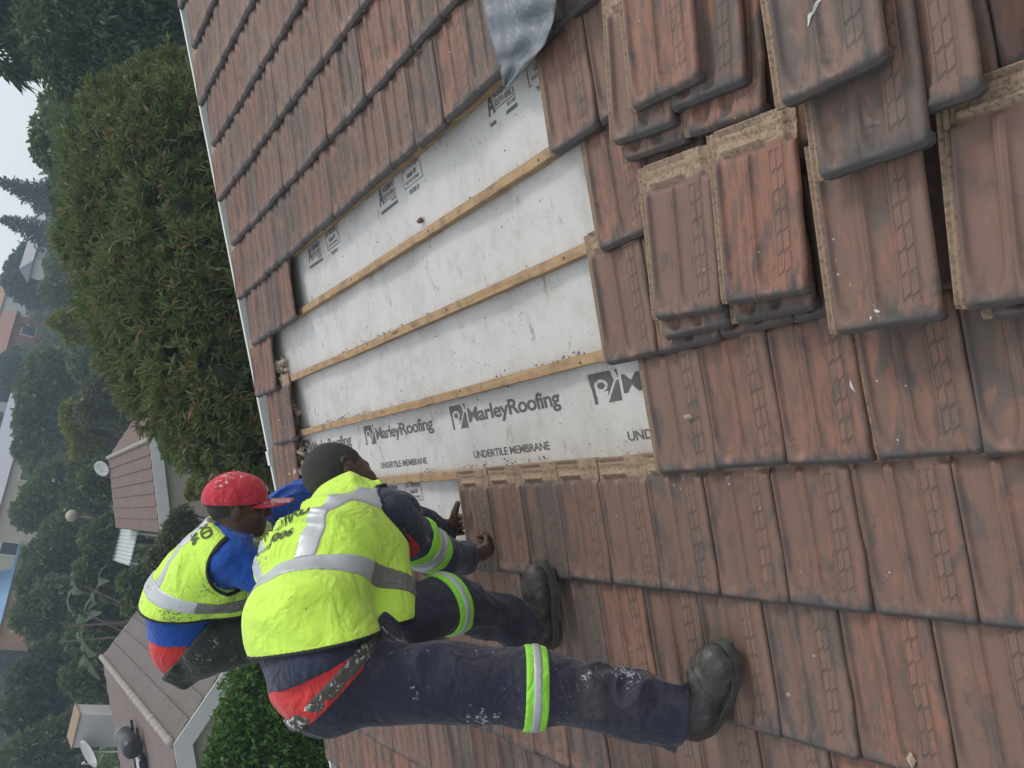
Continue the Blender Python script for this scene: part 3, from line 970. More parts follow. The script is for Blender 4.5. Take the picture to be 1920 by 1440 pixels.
def surface(fn, lo, hi, h):
    """surface nets over a box; far blocks are skipped"""
    lo = np.asarray(lo, float) - 2 * h; hi = np.asarray(hi, float) + 2 * h
    B = 12
    nb = np.ceil((hi - lo) / h / B).astype(int)
    n = nb * B
    D = np.full(tuple(n), 1.0, np.float32)
    cb = np.stack(np.meshgrid(*[lo[k] + (np.arange(nb[k]) + .5) * B * h for k in range(3)], indexing='ij'), -1).reshape(-1, 3)
    dc = fn(cb)
    near = np.abs(dc) < B * h * 1.25 + 0.02
    loc = np.stack(np.meshgrid(*[np.arange(B)] * 3, indexing='ij'), -1).reshape(-1, 3)
    bi = np.stack(np.meshgrid(*[np.arange(k) for k in nb], indexing='ij'), -1).reshape(-1, 3)
    for q, sgn in zip(bi[~near], dc[~near]):
        if sgn < 0:
            a = q * B; D[a[0]:a[0]+B, a[1]:a[1]+B, a[2]:a[2]+B] = -1
    ids = bi[near]
    for c in range(0, len(ids), 2):
        blk = ids[c:c+2]
        P = (blk[:, None, :] * B + loc[None]).reshape(-1, 3)
        v = fn(lo + (P + 0.5) * h)
        D[P[:, 0], P[:, 1], P[:, 2]] = v
    S = D < 0
    c8 = [(i, j, k) for i in (0, 1) for j in (0, 1) for k in (0, 1)]
    def sl(A, o):
        return A[o[0]:A.shape[0]-1+o[0], o[1]:A.shape[1]-1+o[1], o[2]:A.shape[2]-1+o[2]]
    cnt = sum(sl(S, o).astype(np.int8) for o in c8)
    act = (cnt > 0) & (cnt < 8)
    cells = np.argwhere(act)
    idx = np.full(act.shape, -1, np.int64); idx[tuple(cells.T)] = np.arange(len(cells))
    vals = np.stack([D[cells[:, 0]+o[0], cells[:, 1]+o[1], cells[:, 2]+o[2]] for o in c8], 1)
    offs = np.array(c8, float)
    acc = np.zeros((len(cells), 3)); num = np.zeros(len(cells))
    for a in range(8):
        for b_ in range(a + 1, 8):
            if np.abs(offs[a] - offs[b_]).sum() != 1: continue
            va, vb = vals[:, a], vals[:, b_]
            m = (va < 0) != (vb < 0)
            t = np.where(m, va / np.where(m, va - vb, 1), 0)
            acc += m[:, None] * (offs[a] + t[:, None] * (offs[b_] - offs[a])); num += m
    V = lo + (cells + 0.5 + acc / np.maximum(num, 1)[:, None]) * h
    F = []
    for ax in range(3):
        o = [0, 0, 0]; o[ax] = 1
        A = S[:S.shape[0]-o[0], :S.shape[1]-o[1], :S.shape[2]-o[2]]; Bs = S[o[0]:, o[1]:, o[2]:]
        e = np.argwhere(A != Bs)
        u, w = [(1, 2), (2, 0), (0, 1)][ax]
        e = e[(e[:, u] > 0) & (e[:, w] > 0)]
        ok = (e[:, u] < act.shape[u]) & (e[:, w] < act.shape[w]) & (e[:, ax] < act.shape[ax])
        e = e[ok]
        q = []
        for du, dw in ((0, 0), (-1, 0), (-1, -1), (0, -1)):
            f = e.copy(); f[:, u] += du; f[:, w] += dw
            q.append(idx[f[:, 0], f[:, 1], f[:, 2]])
        q = np.stack(q, 1)
        fl = A[tuple(e.T)] == False
        q[fl] = q[fl][:, ::-1]
        F.append(q[(q >= 0).all(1)])
    return V, np.concatenate(F)

def grad(fn, V, e=0.002):
    g = np.stack([fn(V + np.eye(3)[k] * e) - fn(V - np.eye(3)[k] * e) for k in range(3)], 1)
    return g / np.maximum(np.linalg.norm(g, axis=1, keepdims=True), 1e-9)

def cloth(name, prims, g, mat, parent, h=0.006, cuts=(), folds=None, box=None):
    """one garment; folds(P) gives the height of its creases"""
    lo = np.min([s.bounds()[0] for s in prims], 0) - g - 0.02; hi = np.max([s.bounds()[1] for s in prims], 0) + g + 0.02
    if box is not None:
        lo = np.maximum(lo, box[0]); hi = np.minimum(hi, box[1])
    for q in prims: q.box = q.bounds()
    fn = (lambda P: field(prims, P, g, cuts)) if folds is None else (lambda P: np.maximum(field(prims, P, g) - folds(P), field(prims, P, g + .03, cuts) if cuts else -9))
    V, F = surface(fn, lo, hi, h)
    o = mesh_obj(name, V, F.tolist(), mat, parent, True)
    return o

def half(point, normal):
    """keeps the side that the normal points to"""
    p = np.asarray(point, float); n = vnorm(normal)
    return lambda P: -((P - p) @ n)

def ring_cut(a, b, t0, t1):
    """keeps the part between t0 and t1 of the way from a to b"""
    a = np.asarray(a, float); ab = np.asarray(b, float) - a; L = np.linalg.norm(ab); ax = ab / L
    return lambda P: np.abs((P - a) @ ax - (t0 + t1) / 2 * L) - (t1 - t0) / 2 * L

def creases(seed, amp, ax, fine=26.0, long=7.0):
    """folds that run across the direction ax"""
    ax = vnorm(ax); o1 = vnorm(np.cross(ax, [0.3, 0.5, 0.8])); o2 = np.cross(ax, o1)
    def f(P):
        x, y, z = P @ ax, P @ o1, P @ o2
        w = vnoise(P * 7.0, seed + 5) * 0.05
        q = np.stack([(x + w) * fine, (y + w) * long, z * long], 1)
        n1 = vnoise(q, seed)
        n2 = vnoise(q * 0.45 + 7, seed + 1)
        n3 = vnoise(P * 4.0 + 3, seed + 2)
        ridge = (1 - np.abs(n1) * 2.2).clip(-.3, 1) * (n3 * 1.6 + .35).clip(0, 1)
        return np.maximum(amp * (1.0 * ridge + 0.9 * n2), -.0065)
    return f

# ------------------------------------------------------------------ materials
def cloth_material(name, color, rough=0.85, splat=0.0, splat_col=(0.62, 0.62, 0.60), weave=900.0, grime=None, gr=0.3):
    a = NT(name)
    co = a.coord()
    n1 = a.noise(co, 9.0, 4.0, 0.6)
    c = a.mix(n1, tuple(x * 0.82 for x in color), tuple(min(1, x * 1.12) for x in color))
    if grime:
        c = a.mix(a.ramp(a.noise(co, 5.0, 5.0, 0.7), 0.48, 0.72, 0, gr), c, grime)
    if splat:
        s1 = a.noise(co, 60.0, 5.0, 0.72, 0.8)
        s2 = a.noise(co, 6.5, 3.0)
        m = a.ramp(a.math('ADD', s1, a.math('MULTIPLY', a.math('SUBTRACT', s2, 0.5), 0.85)), 0.745 - splat, 0.77 - splat)
        c = a.mix(a.math('MULTIPLY', m, 0.85), c, splat_col)
    fine = a.bump(a.math('ADD', a.noise(co, weave, 2.0), a.math('MULTIPLY', a.noise(co, 38.0, 4.0, 0.6), 1.6)), 0.22, 0.004)
    # rumpled cloth: sharp little ridges between slack areas
    r1 = a.math('ABSOLUTE', a.math('SUBTRACT', a.noise(a.mapping(co, (1.0, 1.5, 1.2)), 8.5, 2.5, 0.5, 1.1), 0.5))
    r2 = a.math('ABSOLUTE', a.math('SUBTRACT', a.noise(co, 19.0, 2.0, 0.5, 0.8), 0.5))
    a.bump(a.math('ADD', a.ramp(r1, 0.0, 0.16), a.math('MULTIPLY', a.ramp(r2, 0.0, 0.2), 0.35)), 0.36, 0.010, fine)
    a.set(color=c, rough=rough, spec=0.25, sheen=0.15)
    return a.m
MAT_HIVIS = cloth_material("hi_vis_yellow", (0.58, 0.86, 0.10), 0.75, 0.03, splat_col=(0.2, 0.26, 0.08), grime=(0.34, 0.46, 0.08), gr=0.35)
MAT_HIVIS_DIRTY = cloth_material("hi_vis_yellow_soiled", (0.56, 0.84, 0.10), 0.75, 0.085, splat_col=(0.13, 0.17, 0.09), grime=(0.28, 0.40, 0.05), gr=0.35)
MAT_NAVY = cloth_material("navy_work_cotton", (0.028, 0.034, 0.062), 0.88, 0.03, grime=(0.06, 0.06, 0.075), gr=0.6)
MAT_NAVY_PAINT = cloth_material("navy_work_cotton_paint_flecked", (0.028, 0.029, 0.050), 0.9, 0.068, splat_col=(0.42, 0.43, 0.45), grime=(0.070, 0.062, 0.062), gr=0.85)
MAT_RED = cloth_material("red_shirt", (0.52, 0.035, 0.035), 0.8)
MAT_BLUE = cloth_material("royal_blue_overall", (0.012, 0.075, 0.36), 0.8, 0.055)
MAT_OLIVE = cloth_material("dark_green_trousers", (0.035, 0.045, 0.038), 0.88, 0.08, splat_col=(0.35, 0.36, 0.34))
MAT_BLACKEDGE = plain("black_binding", (0.012, 0.014, 0.014), 0.8)
MAT_BELT = cloth_material("canvas_belt", (0.075, 0.072, 0.058), 0.8, 0.10)
MAT_LIME = cloth_material("lime_tape_edge", (0.30, 0.75, 0.06), 0.6)
def tape():
    a = NT("silver_reflective_tape")
    co = a.coord()
    c = a.mix(a.noise(co, 10, 5, 0.7), (0.40, 0.42, 0.44), (0.52, 0.54, 0.56))
    d = a.ramp(a.math('ADD', a.noise(co, 55, 5, 0.75), a.math('MULTIPLY', a.math('SUBTRACT', a.noise(co, 4.0, 3), 0.5), 0.9)), 0.66, 0.72)
    c = a.mix(a.math('MULTIPLY', d, 0.8), c, (0.16, 0.165, 0.15))
    a.set(color=c, rough=0.42, metal=0.25)
    a.bump(a.noise(co, 45, 4), 0.25, 0.004)
    return a.m
MAT_TAPE = tape()
MAT_TAPE_DIRTY = cloth_material("silver_tape_soiled", (0.17, 0.175, 0.155), 0.6, 0.12, splat_col=(0.45, 0.46, 0.45))
def skin(name, c):
    a = NT(name)
    co = a.coord()
    col = a.mix(a.noise(co, 18, 4), tuple(x * 0.75 for x in c), tuple(x * 1.2 for x in c))
    a.set(color=col, rough=0.52, spec=0.4, sub=0.04)
    a.bump(a.noise(co, 320, 3), 0.15, 0.002)
    return a.m
MAT_SKIN = skin("dark_skin", (0.075, 0.040, 0.026))
MAT_HAIR = plain("cropped_hair", (0.026, 0.024, 0.022), 0.8, var=0.35, scale=40, bump=0.5, bscale=500)
MAT_NAIL = plain("finger_nail", (0.42, 0.30, 0.25), 0.4)
def leather():
    a = NT("scuffed_boot_leather")
    co = a.coord()
    s = a.noise(co, 16, 6, 0.7)
    c = a.mix(a.ramp(s, 0.42, 0.82), (0.036, 0.034, 0.032), (0.15, 0.14, 0.125))
    f = a.ramp(a.noise(co, 130, 4, .7), 0.68, 0.73)
    c = a.mix(a.math('MULTIPLY', f, 0.6), c, (0.45, 0.44, 0.41))
    a.set(color=c, rough=a.ramp(s, 0.3, 0.7, 0.36, 0.68), spec=0.45)
    a.bump(a.math('ADD', a.noise(co, 60, 4), a.noise(co, 240, 3)), 0.3, 0.003)
    return a.m
MAT_BOOT = leather()
MAT_SOLE = plain("boot_rubber", (0.062, 0.064, 0.054), 0.85, var=0.4, scale=40, bump=0.4, bscale=90)
MAT_CAP = cloth_material("red_cap_cotton", (0.50, 0.035, 0.055), 0.8, 0.12, splat_col=(0.60, 0.55, 0.52))
MAT_MASK = cloth_material("blue_face_mask", (0.045, 0.075, 0.13), 0.8)
MAT_PRINT = plain("vest_print", (0.04, 0.055, 0.02), 0.7)

def np3(v): return np.array([v[0], v[1], v[2]], float)

def head_prims(c, fwd, up, s=1.0):
    f = vnorm(fwd); u = np.asarray(up, float); u = vnorm(u - f * (u @ f)); r = np.cross(f, u)
    R = np.stack([r, f, u])
    at = lambda x, y, z: c + (r * x + f * y + u * z) * s
    P = [Ell(at(0, -0.012, 0.028), np.array([.077, .098, .092]) * s, R),
         Ell(at(0, 0.030, -0.035), np.array([.062, .066, .075]) * s, R, 0.04 * s),
         Ell(at(0, 0.055, -0.085), np.array([.040, .038, .034]) * s, R, 0.03 * s),          # chin
         Cap(at(-.030, 0.078, 0.022), at(.030, 0.078, 0.022), .013 * s, .013 * s, .015 * s),  # brow
         Cap(at(0, 0.090, 0.008), at(0, 0.112, -0.030), .009 * s, .014 * s, .012 * s),        # nose
         Ell(at(-.014, 0.100, -0.033), np.array([.011, .010, .009]) * s, R, .006 * s),
         Ell(at(.014, 0.100, -0.033), np.array([.011, .010, .009]) * s, R, .006 * s),
         Ell(at(0, 0.092, -0.056), np.array([.026, .011, .0075]) * s, R, .006 * s),            # lips
         Ell(at(0, 0.088, -0.070), np.array([.023, .012, .009]) * s, R, .006 * s),
         Ell(at(-.031, 0.076, 0.002), np.array([.013, .010, .010]) * s, R, .004 * s),           # eyelids
         Ell(at(.031, 0.076, 0.002), np.array([.013, .010, .010]) * s, R, .004 * s),
         Ell(at(-.044, 0.060, -0.030), np.array([.022, .022, .022]) * s, R, .02 * s),           # cheeks
         Ell(at(.044, 0.060, -0.030), np.array([.022, .022, .022]) * s, R, .02 * s)]
    for sg in (-1, 1):                                                                          # ears
        n = 9
        pts = [at(sg * (.079 + .010 * math.sin(q)), -0.018 + .017 * math.cos(q) * 1.0 - 0.006 * math.sin(q), -0.002 + .031 * math.sin(q)) for q in np.linspace(-1.7, 2.6, n)]
        for a, b in zip(pts[:-1], pts[1:]):
            P.append(Cap(a, b, .0055 * s, .0055 * s, .004 * s))
        P.append(Ell(at(sg * .074, -0.016, -0.004), np.array([.008, .014, .026]) * s, R, .006 * s))
    return P, at, R

def finger_prims(base, direction, bend_ax, lengths, bends, r0, k=0.004):
    P = []; p = np.asarray(base, float); d = vnorm(direction); ax = vnorm(bend_ax); r = r0
    for L, b in zip(lengths, bends):
        c, s_ = math.cos(b), math.sin(b)
        d = d * c + np.cross(ax, d) * s_ + ax * (ax @ d) * (1 - c)
        q = p + d * L
        P.append(Cap(p, q, r, r * 0.92, k)); p = q; r *= 0.92
    return P, p, d

def hand_prims(wrist, palm_dir, palm_normal, side, curl=0.5, thumb_out=0.6, spread=0.05, s=1.0, thumb_bend=(-.1, .1), thumb_rise=.004):
    """palm from the wrist along palm_dir; palm_normal leaves the back of the hand; side = +1 thumb towards cross(dir, normal)"""
    d = vnorm(palm_dir); n = np.asarray(palm_normal, float); n = vnorm(n - d * (n @ d)); r = np.cross(d, n) * side
    w = np.asarray(wrist, float)
    P = [Flat(w + d * .012 * s, w + d * .085 * s, r, .032 * s, .044 * s, .023 * s, .018 * s, .02)]
    bendax = np.cross(d, -n)                    # fingers curl towards the palm
    tips = []
    for i, (x, L, q) in enumerate(((.032, .078, .0112), (.011, .087, .0115), (-.010, .081, .0110), (-.030, .063, .0098))):
        b = w + (d * (.088 - .006 * abs(i - 1)) + r * x) * s
        dirf = d + r * (1.5 - i) * spread
        f, tip, td = finger_prims(b, dirf, bendax, [L * .48 * s, L * .30 * s, L * .24 * s], [curl * .9, curl * 1.1, curl * .7], q * s)
        P += f; tips.append((tip, td))
    tb = w + (d * .025 + r * .032 - n * thumb_rise) * s
    tdir = vnorm(d * math.cos(thumb_out) + r * math.sin(thumb_out) - n * .15)
    P.append(Cap(tb - d * .01, tb + tdir * .03 * s, .016 * s, .0135 * s, .012))
    f, tip, td = finger_prims(tb + tdir * .03 * s, tdir, np.cross(tdir, -n), [.034 * s, .028 * s], thumb_bend, .0135 * s)
    P += f; tips.append((tip, td))
    return P, tips

def boot_parts(ankle, toe_dir, up, parent, leg, h=0.005):
    """leather boot standing with its sole on the slope; ankle is the middle of the shaft about 0.11 above the sole"""
    d = vnorm(toe_dir); u = np.asarray(up, float); u = vnorm(u - d * (u @ d)); r = np.cross(d, u)
    a = np3(ankle)
    at = lambda x, y, z: a + d * x + r * y + u * z
    R = np.stack([d, r, u])
    P = [Flat(at(-.035, 0, -.055), at(.10, 0, -.062), r, .044, .053, .050, .044, .03),
         Ell(at(.142, .003, -.062), (.070, .055, .046), R, .03),
         Cap(at(-.006, 0, -.03), at(0, 0, 0) + vnorm(leg) * .14, .054, .062, .04),
         Ell(at(-.058, 0, -.06), (.040, .036, .045), R, .03)]
    cut = half(at(0, 0, -.098), u)
    cut2 = half(at(0, 0, 0) + vnorm(leg) * .10, -leg)
    fold = creases(3, .004, d, 30, 14)
    boot = cloth("boot", P, 0.0, MAT_BOOT, parent, h, (cut, cut2), fold)
    # welted sole: the outline swept down with lugs
    sole = MB()
    n = 48; ring = []
    for i in range(n):
        q = 2 * math.pi * i / n
        x = math.cos(q); y = math.sin(q)
        hx = .155 * x + 0.052
        hy = y * (.062 - .010 * math.exp(-((hx - 0.01) / .05) ** 2) + .004 * (hx > .09))
        ring.append((hx, hy))
    levels = [(-.078, 1.00, 0), (-.080, 1.07, 0), (-.095, 1.08, 0), (-.098, 1.05, 0), (-.114, 1.06, 1), (-.116, 1.0, 1)]
    base = []
    for z, sc, lug in levels:
        base.append(len(sole.v))
        for i, (x, y) in enumerate(ring):
            k = sc * (0.955 if lug and (i // 2) % 2 else 1.0)
            inst = 0.008 if lug and -0.045 < x < -0.005 else 0.0
            sole.v.append(tuple(at(.052 + (x - .052) * k, y * k, z + inst)))
    for l in range(len(levels) - 1):
        for i in range(n):
            j = (i + 1) % n
            sole.f.append((base[l]+i, base[l+1]+i, base[l+1]+j, base[l]+j))
    sole.f.append(tuple(base[-1] + i for i in range(n)))
    sole.f.append(tuple(base[0] + i for i in range(n))[::-1])
    so = sole.build("sole", MAT_SOLE, boot)
    pts = [at(.052 + (x - .052) * 1.03, y * 1.03, -.079) for x, y in ring]
    wl = MB().tube(pts + [pts[0]], [.0042] * (n + 1), 6, False)
    wl.build("welt", MAT_SOLE, boot, True)
    return boot

UPN = np3(roof_to_world(0, 0, 1)); UPS = np3(roof_to_world(1, 0, 0)); AWAY = np.array([0, 1.0, 0])
L3 = lambda x, y, t: np3(lift(x, y, t))
def on_roof(px, py, n):
    p, t = roof_at(px, py, n); return np3(roof_to_world(p, t, n))

def text_on(name, s, size, origin, xdir, ydir, target, parent, mat, lines=None, bold=0.02, lift_h=0.004):
    """lettering pressed onto a garment: flat glyphs cast along the normal of their plane"""
    v, f = text_polys(s, bold)
    xd, yd = vnorm(xdir), np.asarray(ydir, float); yd = vnorm(yd - xd * (yd @ xd)); nd = np.cross(xd, yd)
    bm = bmesh.new()
    vs = [bm.verts.new((a * size, b_ * size, 0)) for a, b_ in v]
    for q in f:
        try: bm.faces.new([vs[i] for i in q])
        except ValueError: pass
    bmesh.ops.subdivide_edges(bm, edges=[e for e in bm.edges if e.calc_length() > size * .25], cuts=2, use_grid_fill=True)
    bmesh.ops.triangulate(bm, faces=bm.faces)
    bvh = BVHTree.FromPolygons([tuple(q.co) for q in target.data.vertices], [tuple(p.vertices) for p in target.data.polygons])
    dead = []
    for q in bm.verts:
        w = origin + xd * q.co.x + yd * q.co.y
        hit = bvh.ray_cast(Vector(w + nd * .25), Vector(-nd), 0.6)
        if hit[0] is None: dead.append(q)
        else: q.co = hit[0] + Vector(nd) * lift_h
    bmesh.ops.delete(bm, geom=dead, context='VERTS')
    me = bpy.data.meshes.new(name); bm.to_mesh(me); bm.free(); me.materials.append(mat)
    return link(bpy.data.objects.new(name, me), parent)


def cam_hit(target, px, py):
    """where the sight line of a photograph pixel meets a mesh"""
    bvh = BVHTree.FromPolygons([tuple(q.co) for q in target.data.vertices], [tuple(p.vertices) for p in target.data.polygons])
    o = roof_to_world(0, 0, CAMH); d = (lift(px, py, 3.0) - o).normalized()
    return bvh.ray_cast(o, d)

def near_only(c, rad, fn):
    c = np.asarray(c, float)
    return lambda P: np.where(np.linalg.norm(P - c, axis=1) < rad, fn(P), -1.0)

def plane_by(a, b, depth, tip=0.0):
    """a cut through two points (pixel, depth) that runs along the sight line, tipped by 'tip' along the trunk"""
    def f(axn):
        A, B = L3(*a, depth), L3(*b, depth)
        eye = np3(roof_to_world(0, 0, CAMH))
        n = np.cross(B - A, (A + B) / 2 - eye); n = vnorm(n)
        if n @ axn < 0: n = -n
        v = vnorm((A + B) / 2 - eye)
        return (A + B) / 2, vnorm(n + v * tip)
    return f

def worker(J, S):
    """one roofer: J joints, S what he wears; returns the vest and the trunk's directions"""
    side0 = vnorm(J['shR'] - J['shL'])
    axn = vnorm(J['neck'] - J['pelvis'])
    side = vnorm(side0 - axn * (side0 @ axn))
    back = np.cross(side, axn)
    HP, hat, HR = head_prims(J['head'], S['face'], S['crown'], S.get('head_scale', 1.06))
    w = S.get('girth', 1.0)
    torso = [Flat(J['pelvis'], J['waist'], side, .150 * w, .140 * w, .112 * w, .108 * w, .06),
             Flat(J['waist'], J['chest'], side, .140 * w, .165 * w, .108 * w, .118 * w, .06),
             Flat(J['chest'], J['neck'] * .9 + J['chest'] * .1, side, .165 * w, .105 * w, .118 * w, .078 * w, .06)]
    mixp = lambda a, b, t: J[a] * (1 - t) + J[b] * t
    shoulders = [Cap(mixp('neck', x, .45), J[x], .066, .062, .05) for x in ('shR', 'shL')]
    arms = []
    for x in 'RL':
        arms += [Cap(J['sh' + x], J['el' + x], .052, .042, .03), Cap(J['el' + x], J['wr' + x], .041, .027, .03)]
    glute = [Ell(mixp('pelvis', 'hipR', .28) + S['seat'], (.128, .122, .128), None, .05), Ell(mixp('pelvis', 'hipL', .28) + S['seat'], (.128, .122, .128), None, .05)]
    legs = []
    for x in 'RL':
        legs += [Cap(J['hip' + x], J['knee' + x], .090, .060, .05), Cap(J['knee' + x], J['ank' + x], .056, .030, .02),
                 Cap(J['ank' + x], J['ank' + x] - UPN * .06 + vnorm(S['toe' + x]) * .09, .028, .026, .02)]
    crown = vnorm(S['crown']); face = vnorm(S['face'])
    neckp = [Cap(J['neck'], J['head'] - crown * .05 - face * .015, .064, .060, .04)]
    hands = []
    for x in 'RL':
        if 'hand' + x in S:
            hp = S['hand' + x] if isinstance(S['hand' + x], list) else hand_prims(J['wr' + x], *S['hand' + x])[0]
            hands += hp
    allp = torso + shoulders + arms + glute + legs + neckp + HP + hands
    for q in allp: q.box = q.bounds()
    lo = np.min([q.box[0] for q in allp], 0); hi = np.max([q.box[1] for q in allp], 0)
    V, F = surface(lambda P: field(allp, P, 0.0), lo, hi, S['h_body'])
    body = mesh_obj("person", V, F.tolist(), MAT_SKIN, None, True)
    h = S['h']
    # ---- head wear and hair
    cloth("hair", HP[:1], 0.0022, MAT_HAIR, body, 0.005, (half(hat(0, .045, .035), -HR[1] * .80 + HR[2] * .60), half(hat(0, -.05, -.062), HR[2])))
    for sg in (-1, 1):
        MB().tube([hat(sg * .031 - .012, .083, .003), hat(sg * .031, .0865, .0035), hat(sg * .031 + .012, .083, .003)], [.002, .0034, .002], 6).build("eye", MAT_EYE, body, True)
    if S.get('mask'):
        cloth("face_mask", [HP[1], HP[2], Cap(hat(0, .08, -.05), hat(0, .07, -.09), .04, .03, .03)], 0.005, MAT_MASK, body, 0.005, (half(hat(0, .03, -.030), -HR[2] + HR[1] * .2), half(hat(0, .004, 0), HR[1])), creases(4, .003, HR[2], 40, 10))
    # ---- jacket or overall top
    loose = torso + shoulders
    for x in 'RL':
        loose = loose + [Cap(J['sh' + x], J['el' + x], .060, .055, .04), Cap(J['el' + x], J['wr' + x], .054, .045, .04)]
    loose = loose + glute
    fj = creases(S['seed'], .011, J['elR'] - J['shR'], 22, 9)
    collar = near_only(J['neck'], .17, half(J['neck'] + axn * .05, -axn))
    cuffs = [near_only(J['wr' + x], .13, half(J['el' + x] + (J['wr' + x] - J['el' + x]) * .93, J['el' + x] - J['wr' + x])) for x in 'RL']
    jhem = near_only(J['pelvis'], .36, half(*S['jhem'](axn)))
    jacket = cloth("jacket", loose, 0.012, S['jacket_mat'], body, h, [collar, jhem] + cuffs, fj)
    for x in 'RL':                                                      # turned cuffs
        i = 6 if x == 'R' else 8
        cloth("cuff", [loose[i]], 0.0155, S['jacket_mat'], jacket, 0.005, (ring_cut(J['el' + x], J['wr' + x], .80, .955),), fj)
    if S.get('bands'):
        cloth("sleeve_band", [loose[5]], 0.0165, MAT_LIME, jacket, 0.005, (ring_cut(J['shR'], J['elR'], .56, .90),), fj)
        cloth("sleeve_tape", [loose[5]], 0.0190, MAT_TAPE, jacket, 0.005, (ring_cut(J['shR'], J['elR'], .67, .79),), fj)
    if 'panel' in S:
        pr = [Cap(S['panel'][0], S['panel'][1], .042, .034, .02)]
        cloth("red_panel", loose[:6], 0.017, MAT_RED, jacket, 0.005, (lambda P: field(pr, P, 0.010),), fj)
    # ---- shirt, trousers, belt
    wp, wnv = S['waistline'](axn); wnv = vnorm(wnv)
    cloth("shirt", torso[:1] + glute, 0.006, MAT_RED, body, h, (half(wp - wnv * .045, wnv), half(J['waist'], -axn)), creases(9, .006, axn, 9, 24))
    ft = creases(S['seed'] + 12, .021, (J['kneeR'] - J['hipR']) + back * .25, 20, 7)
    tro_p = glute + torso[:1]
    for x in 'RL':
        tro_p = tro_p + [Cap(J['hip' + x], J['knee' + x], .098, .070, .06), Cap(J['knee' + x], J['ank' + x], .069, .064, .05)]
    lows = [near_only(J['ank' + x], .2, half(J['ank' + x] + (J['knee' + x] - J['ank' + x]) * .02, J['knee' + x] - J['ank' + x])) for x in 'RL']
    tro = cloth("trousers", tro_p, 0.009, S['trouser_mat'], body, h, lows + [half(wp, -wnv)], ft)
    if S.get('bands'):
        for x, q, (t0, t1) in (('R', 3, S['bandR']), ('L', 5, S['bandL'])):
            seg = [tro_p[q], tro_p[q + 1]]
            near = near_only(J['knee' + x], .30, lambda P: -np.ones(len(P)))
            cloth("leg_band", seg, 0.0140, MAT_LIME, tro, 0.005, (ring_cut(J['hip' + x], J['knee' + x], t0, t1),), ft)
            m = (t0 + t1) / 2; ww_ = (t1 - t0) * .19
            cloth("leg_tape", seg, 0.0165, MAT_TAPE, tro, 0.005, (ring_cut(J['hip' + x], J['knee' + x], m - ww_, m + ww_),), ft)
        cloth("belt", tro_p[:3], 0.0150, MAT_BELT, body, 0.005, (lambda P: np.abs((P - wp) @ wnv + .020) - .019,), ft)
    # ---- boots
    for x in 'RL':
        boot_parts(J['ank' + x], S['toe' + x], UPN, body, J['knee' + x] - J['ank' + x])
    # ---- vest
    fv = creases(S['seed'] + 34, .016, side * .5 + axn, 17, 5)
    vest_p = torso + [Cap(mixp('neck', x, .38), mixp('neck', x, .80), .070, .058, .05) for x in ('shR', 'shL')] + S.get('drape', [])
    G = 0.030
    vhem = half(*S['vhem'](axn))
    vneck = half(J['neck'] + axn * S.get('vest_neck', .038), -axn)
    def hole(x, sg):
        hd = vnorm(side * sg * .80 - back * .35 + axn * .05)
        return lambda P: np.where((P - J['sh' + x]) @ side * sg > -.06, S.get('hole', .104) - np.linalg.norm(np.cross(P - (J['sh' + x] - back * .02), hd), axis=1), -1.0)
    aR, aL = hole('R', 1), hole('L', -1)
    vest = cloth("vest", vest_p, G, S['vest_mat'], body, h, (vhem, vneck, aR, aL), fv)
    cloth("hem_binding", vest_p, G + .0035, MAT_BLACKEDGE, vest, 0.0045, (vhem, aR, aL, lambda P: -vhem(P) - .010), fv)
    cloth("armhole_binding", vest_p, G + .0035, MAT_BLACKEDGE, vest, 0.0045, (vhem, vneck, aR, lambda P: -aR(P) - .010, near_only(J['shL'], .16, lambda P: np.ones(len(P)))), fv)
    bp, bn = S['tape'](axn); bn = vnorm(bn)
    cloth("reflective_strip", vest_p, G + .0035, MAT_TAPE, vest, 0.0045, (lambda P: np.abs((P - bp) @ bn) - .027, vhem, lambda P: S['soil_split'](P)), fv)
    cloth("reflective_strip", vest_p, G + .0035, MAT_TAPE_DIRTY, vest, 0.0045, (lambda P: np.abs((P - bp) @ bn) - .027, vhem, lambda P: -S['soil_split'](P)), fv)
    for off, lean in S['braces']:
        pc = J['chest'] + side * off; nn = vnorm(side + axn * lean)
        cloth("reflective_strip", vest_p, G + .0035, MAT_TAPE, vest, 0.0045, (lambda P: np.abs((P - pc) @ nn) - .026, half(bp + bn * .026, bn), vneck, aR, aL), fv)
    return body, vest, side, axn, back, hat, HR

MAT_EYE = plain("eye_lid_dark", (0.02, 0.014, 0.012), 0.4)

# ------------------------------------------------------------------ the worker laying a tile
J1 = dict(ankR=on_roof(1285, 1345, .175), kneeR=L3(1000, 1285, 1.76), hipR=L3(735, 1278, 1.95),
          ankL=on_roof(985, 1178, .175), kneeL=L3(850, 1132, 2.17), hipL=L3(688, 1200, 2.10),
          pelvis=L3(606, 1248, 2.04), waist=L3(580, 1172, 2.10), chest=L3(607, 1050, 2.24), neck=L3(645, 950, 2.36),
          head=L3(640, 900, 2.44), shR=L3(722, 968, 2.24), shL=L3(645, 915, 2.58),
          elR=L3(822, 1042, 2.42), wrR=on_roof(874, 1046, .135), elL=L3(745, 960, 2.75), wrL=on_roof(838, 1006, .060))
gR = on_roof(914, 1030, 0.062)
sideA = vnorm(J1['shR'] - J1['shL'])
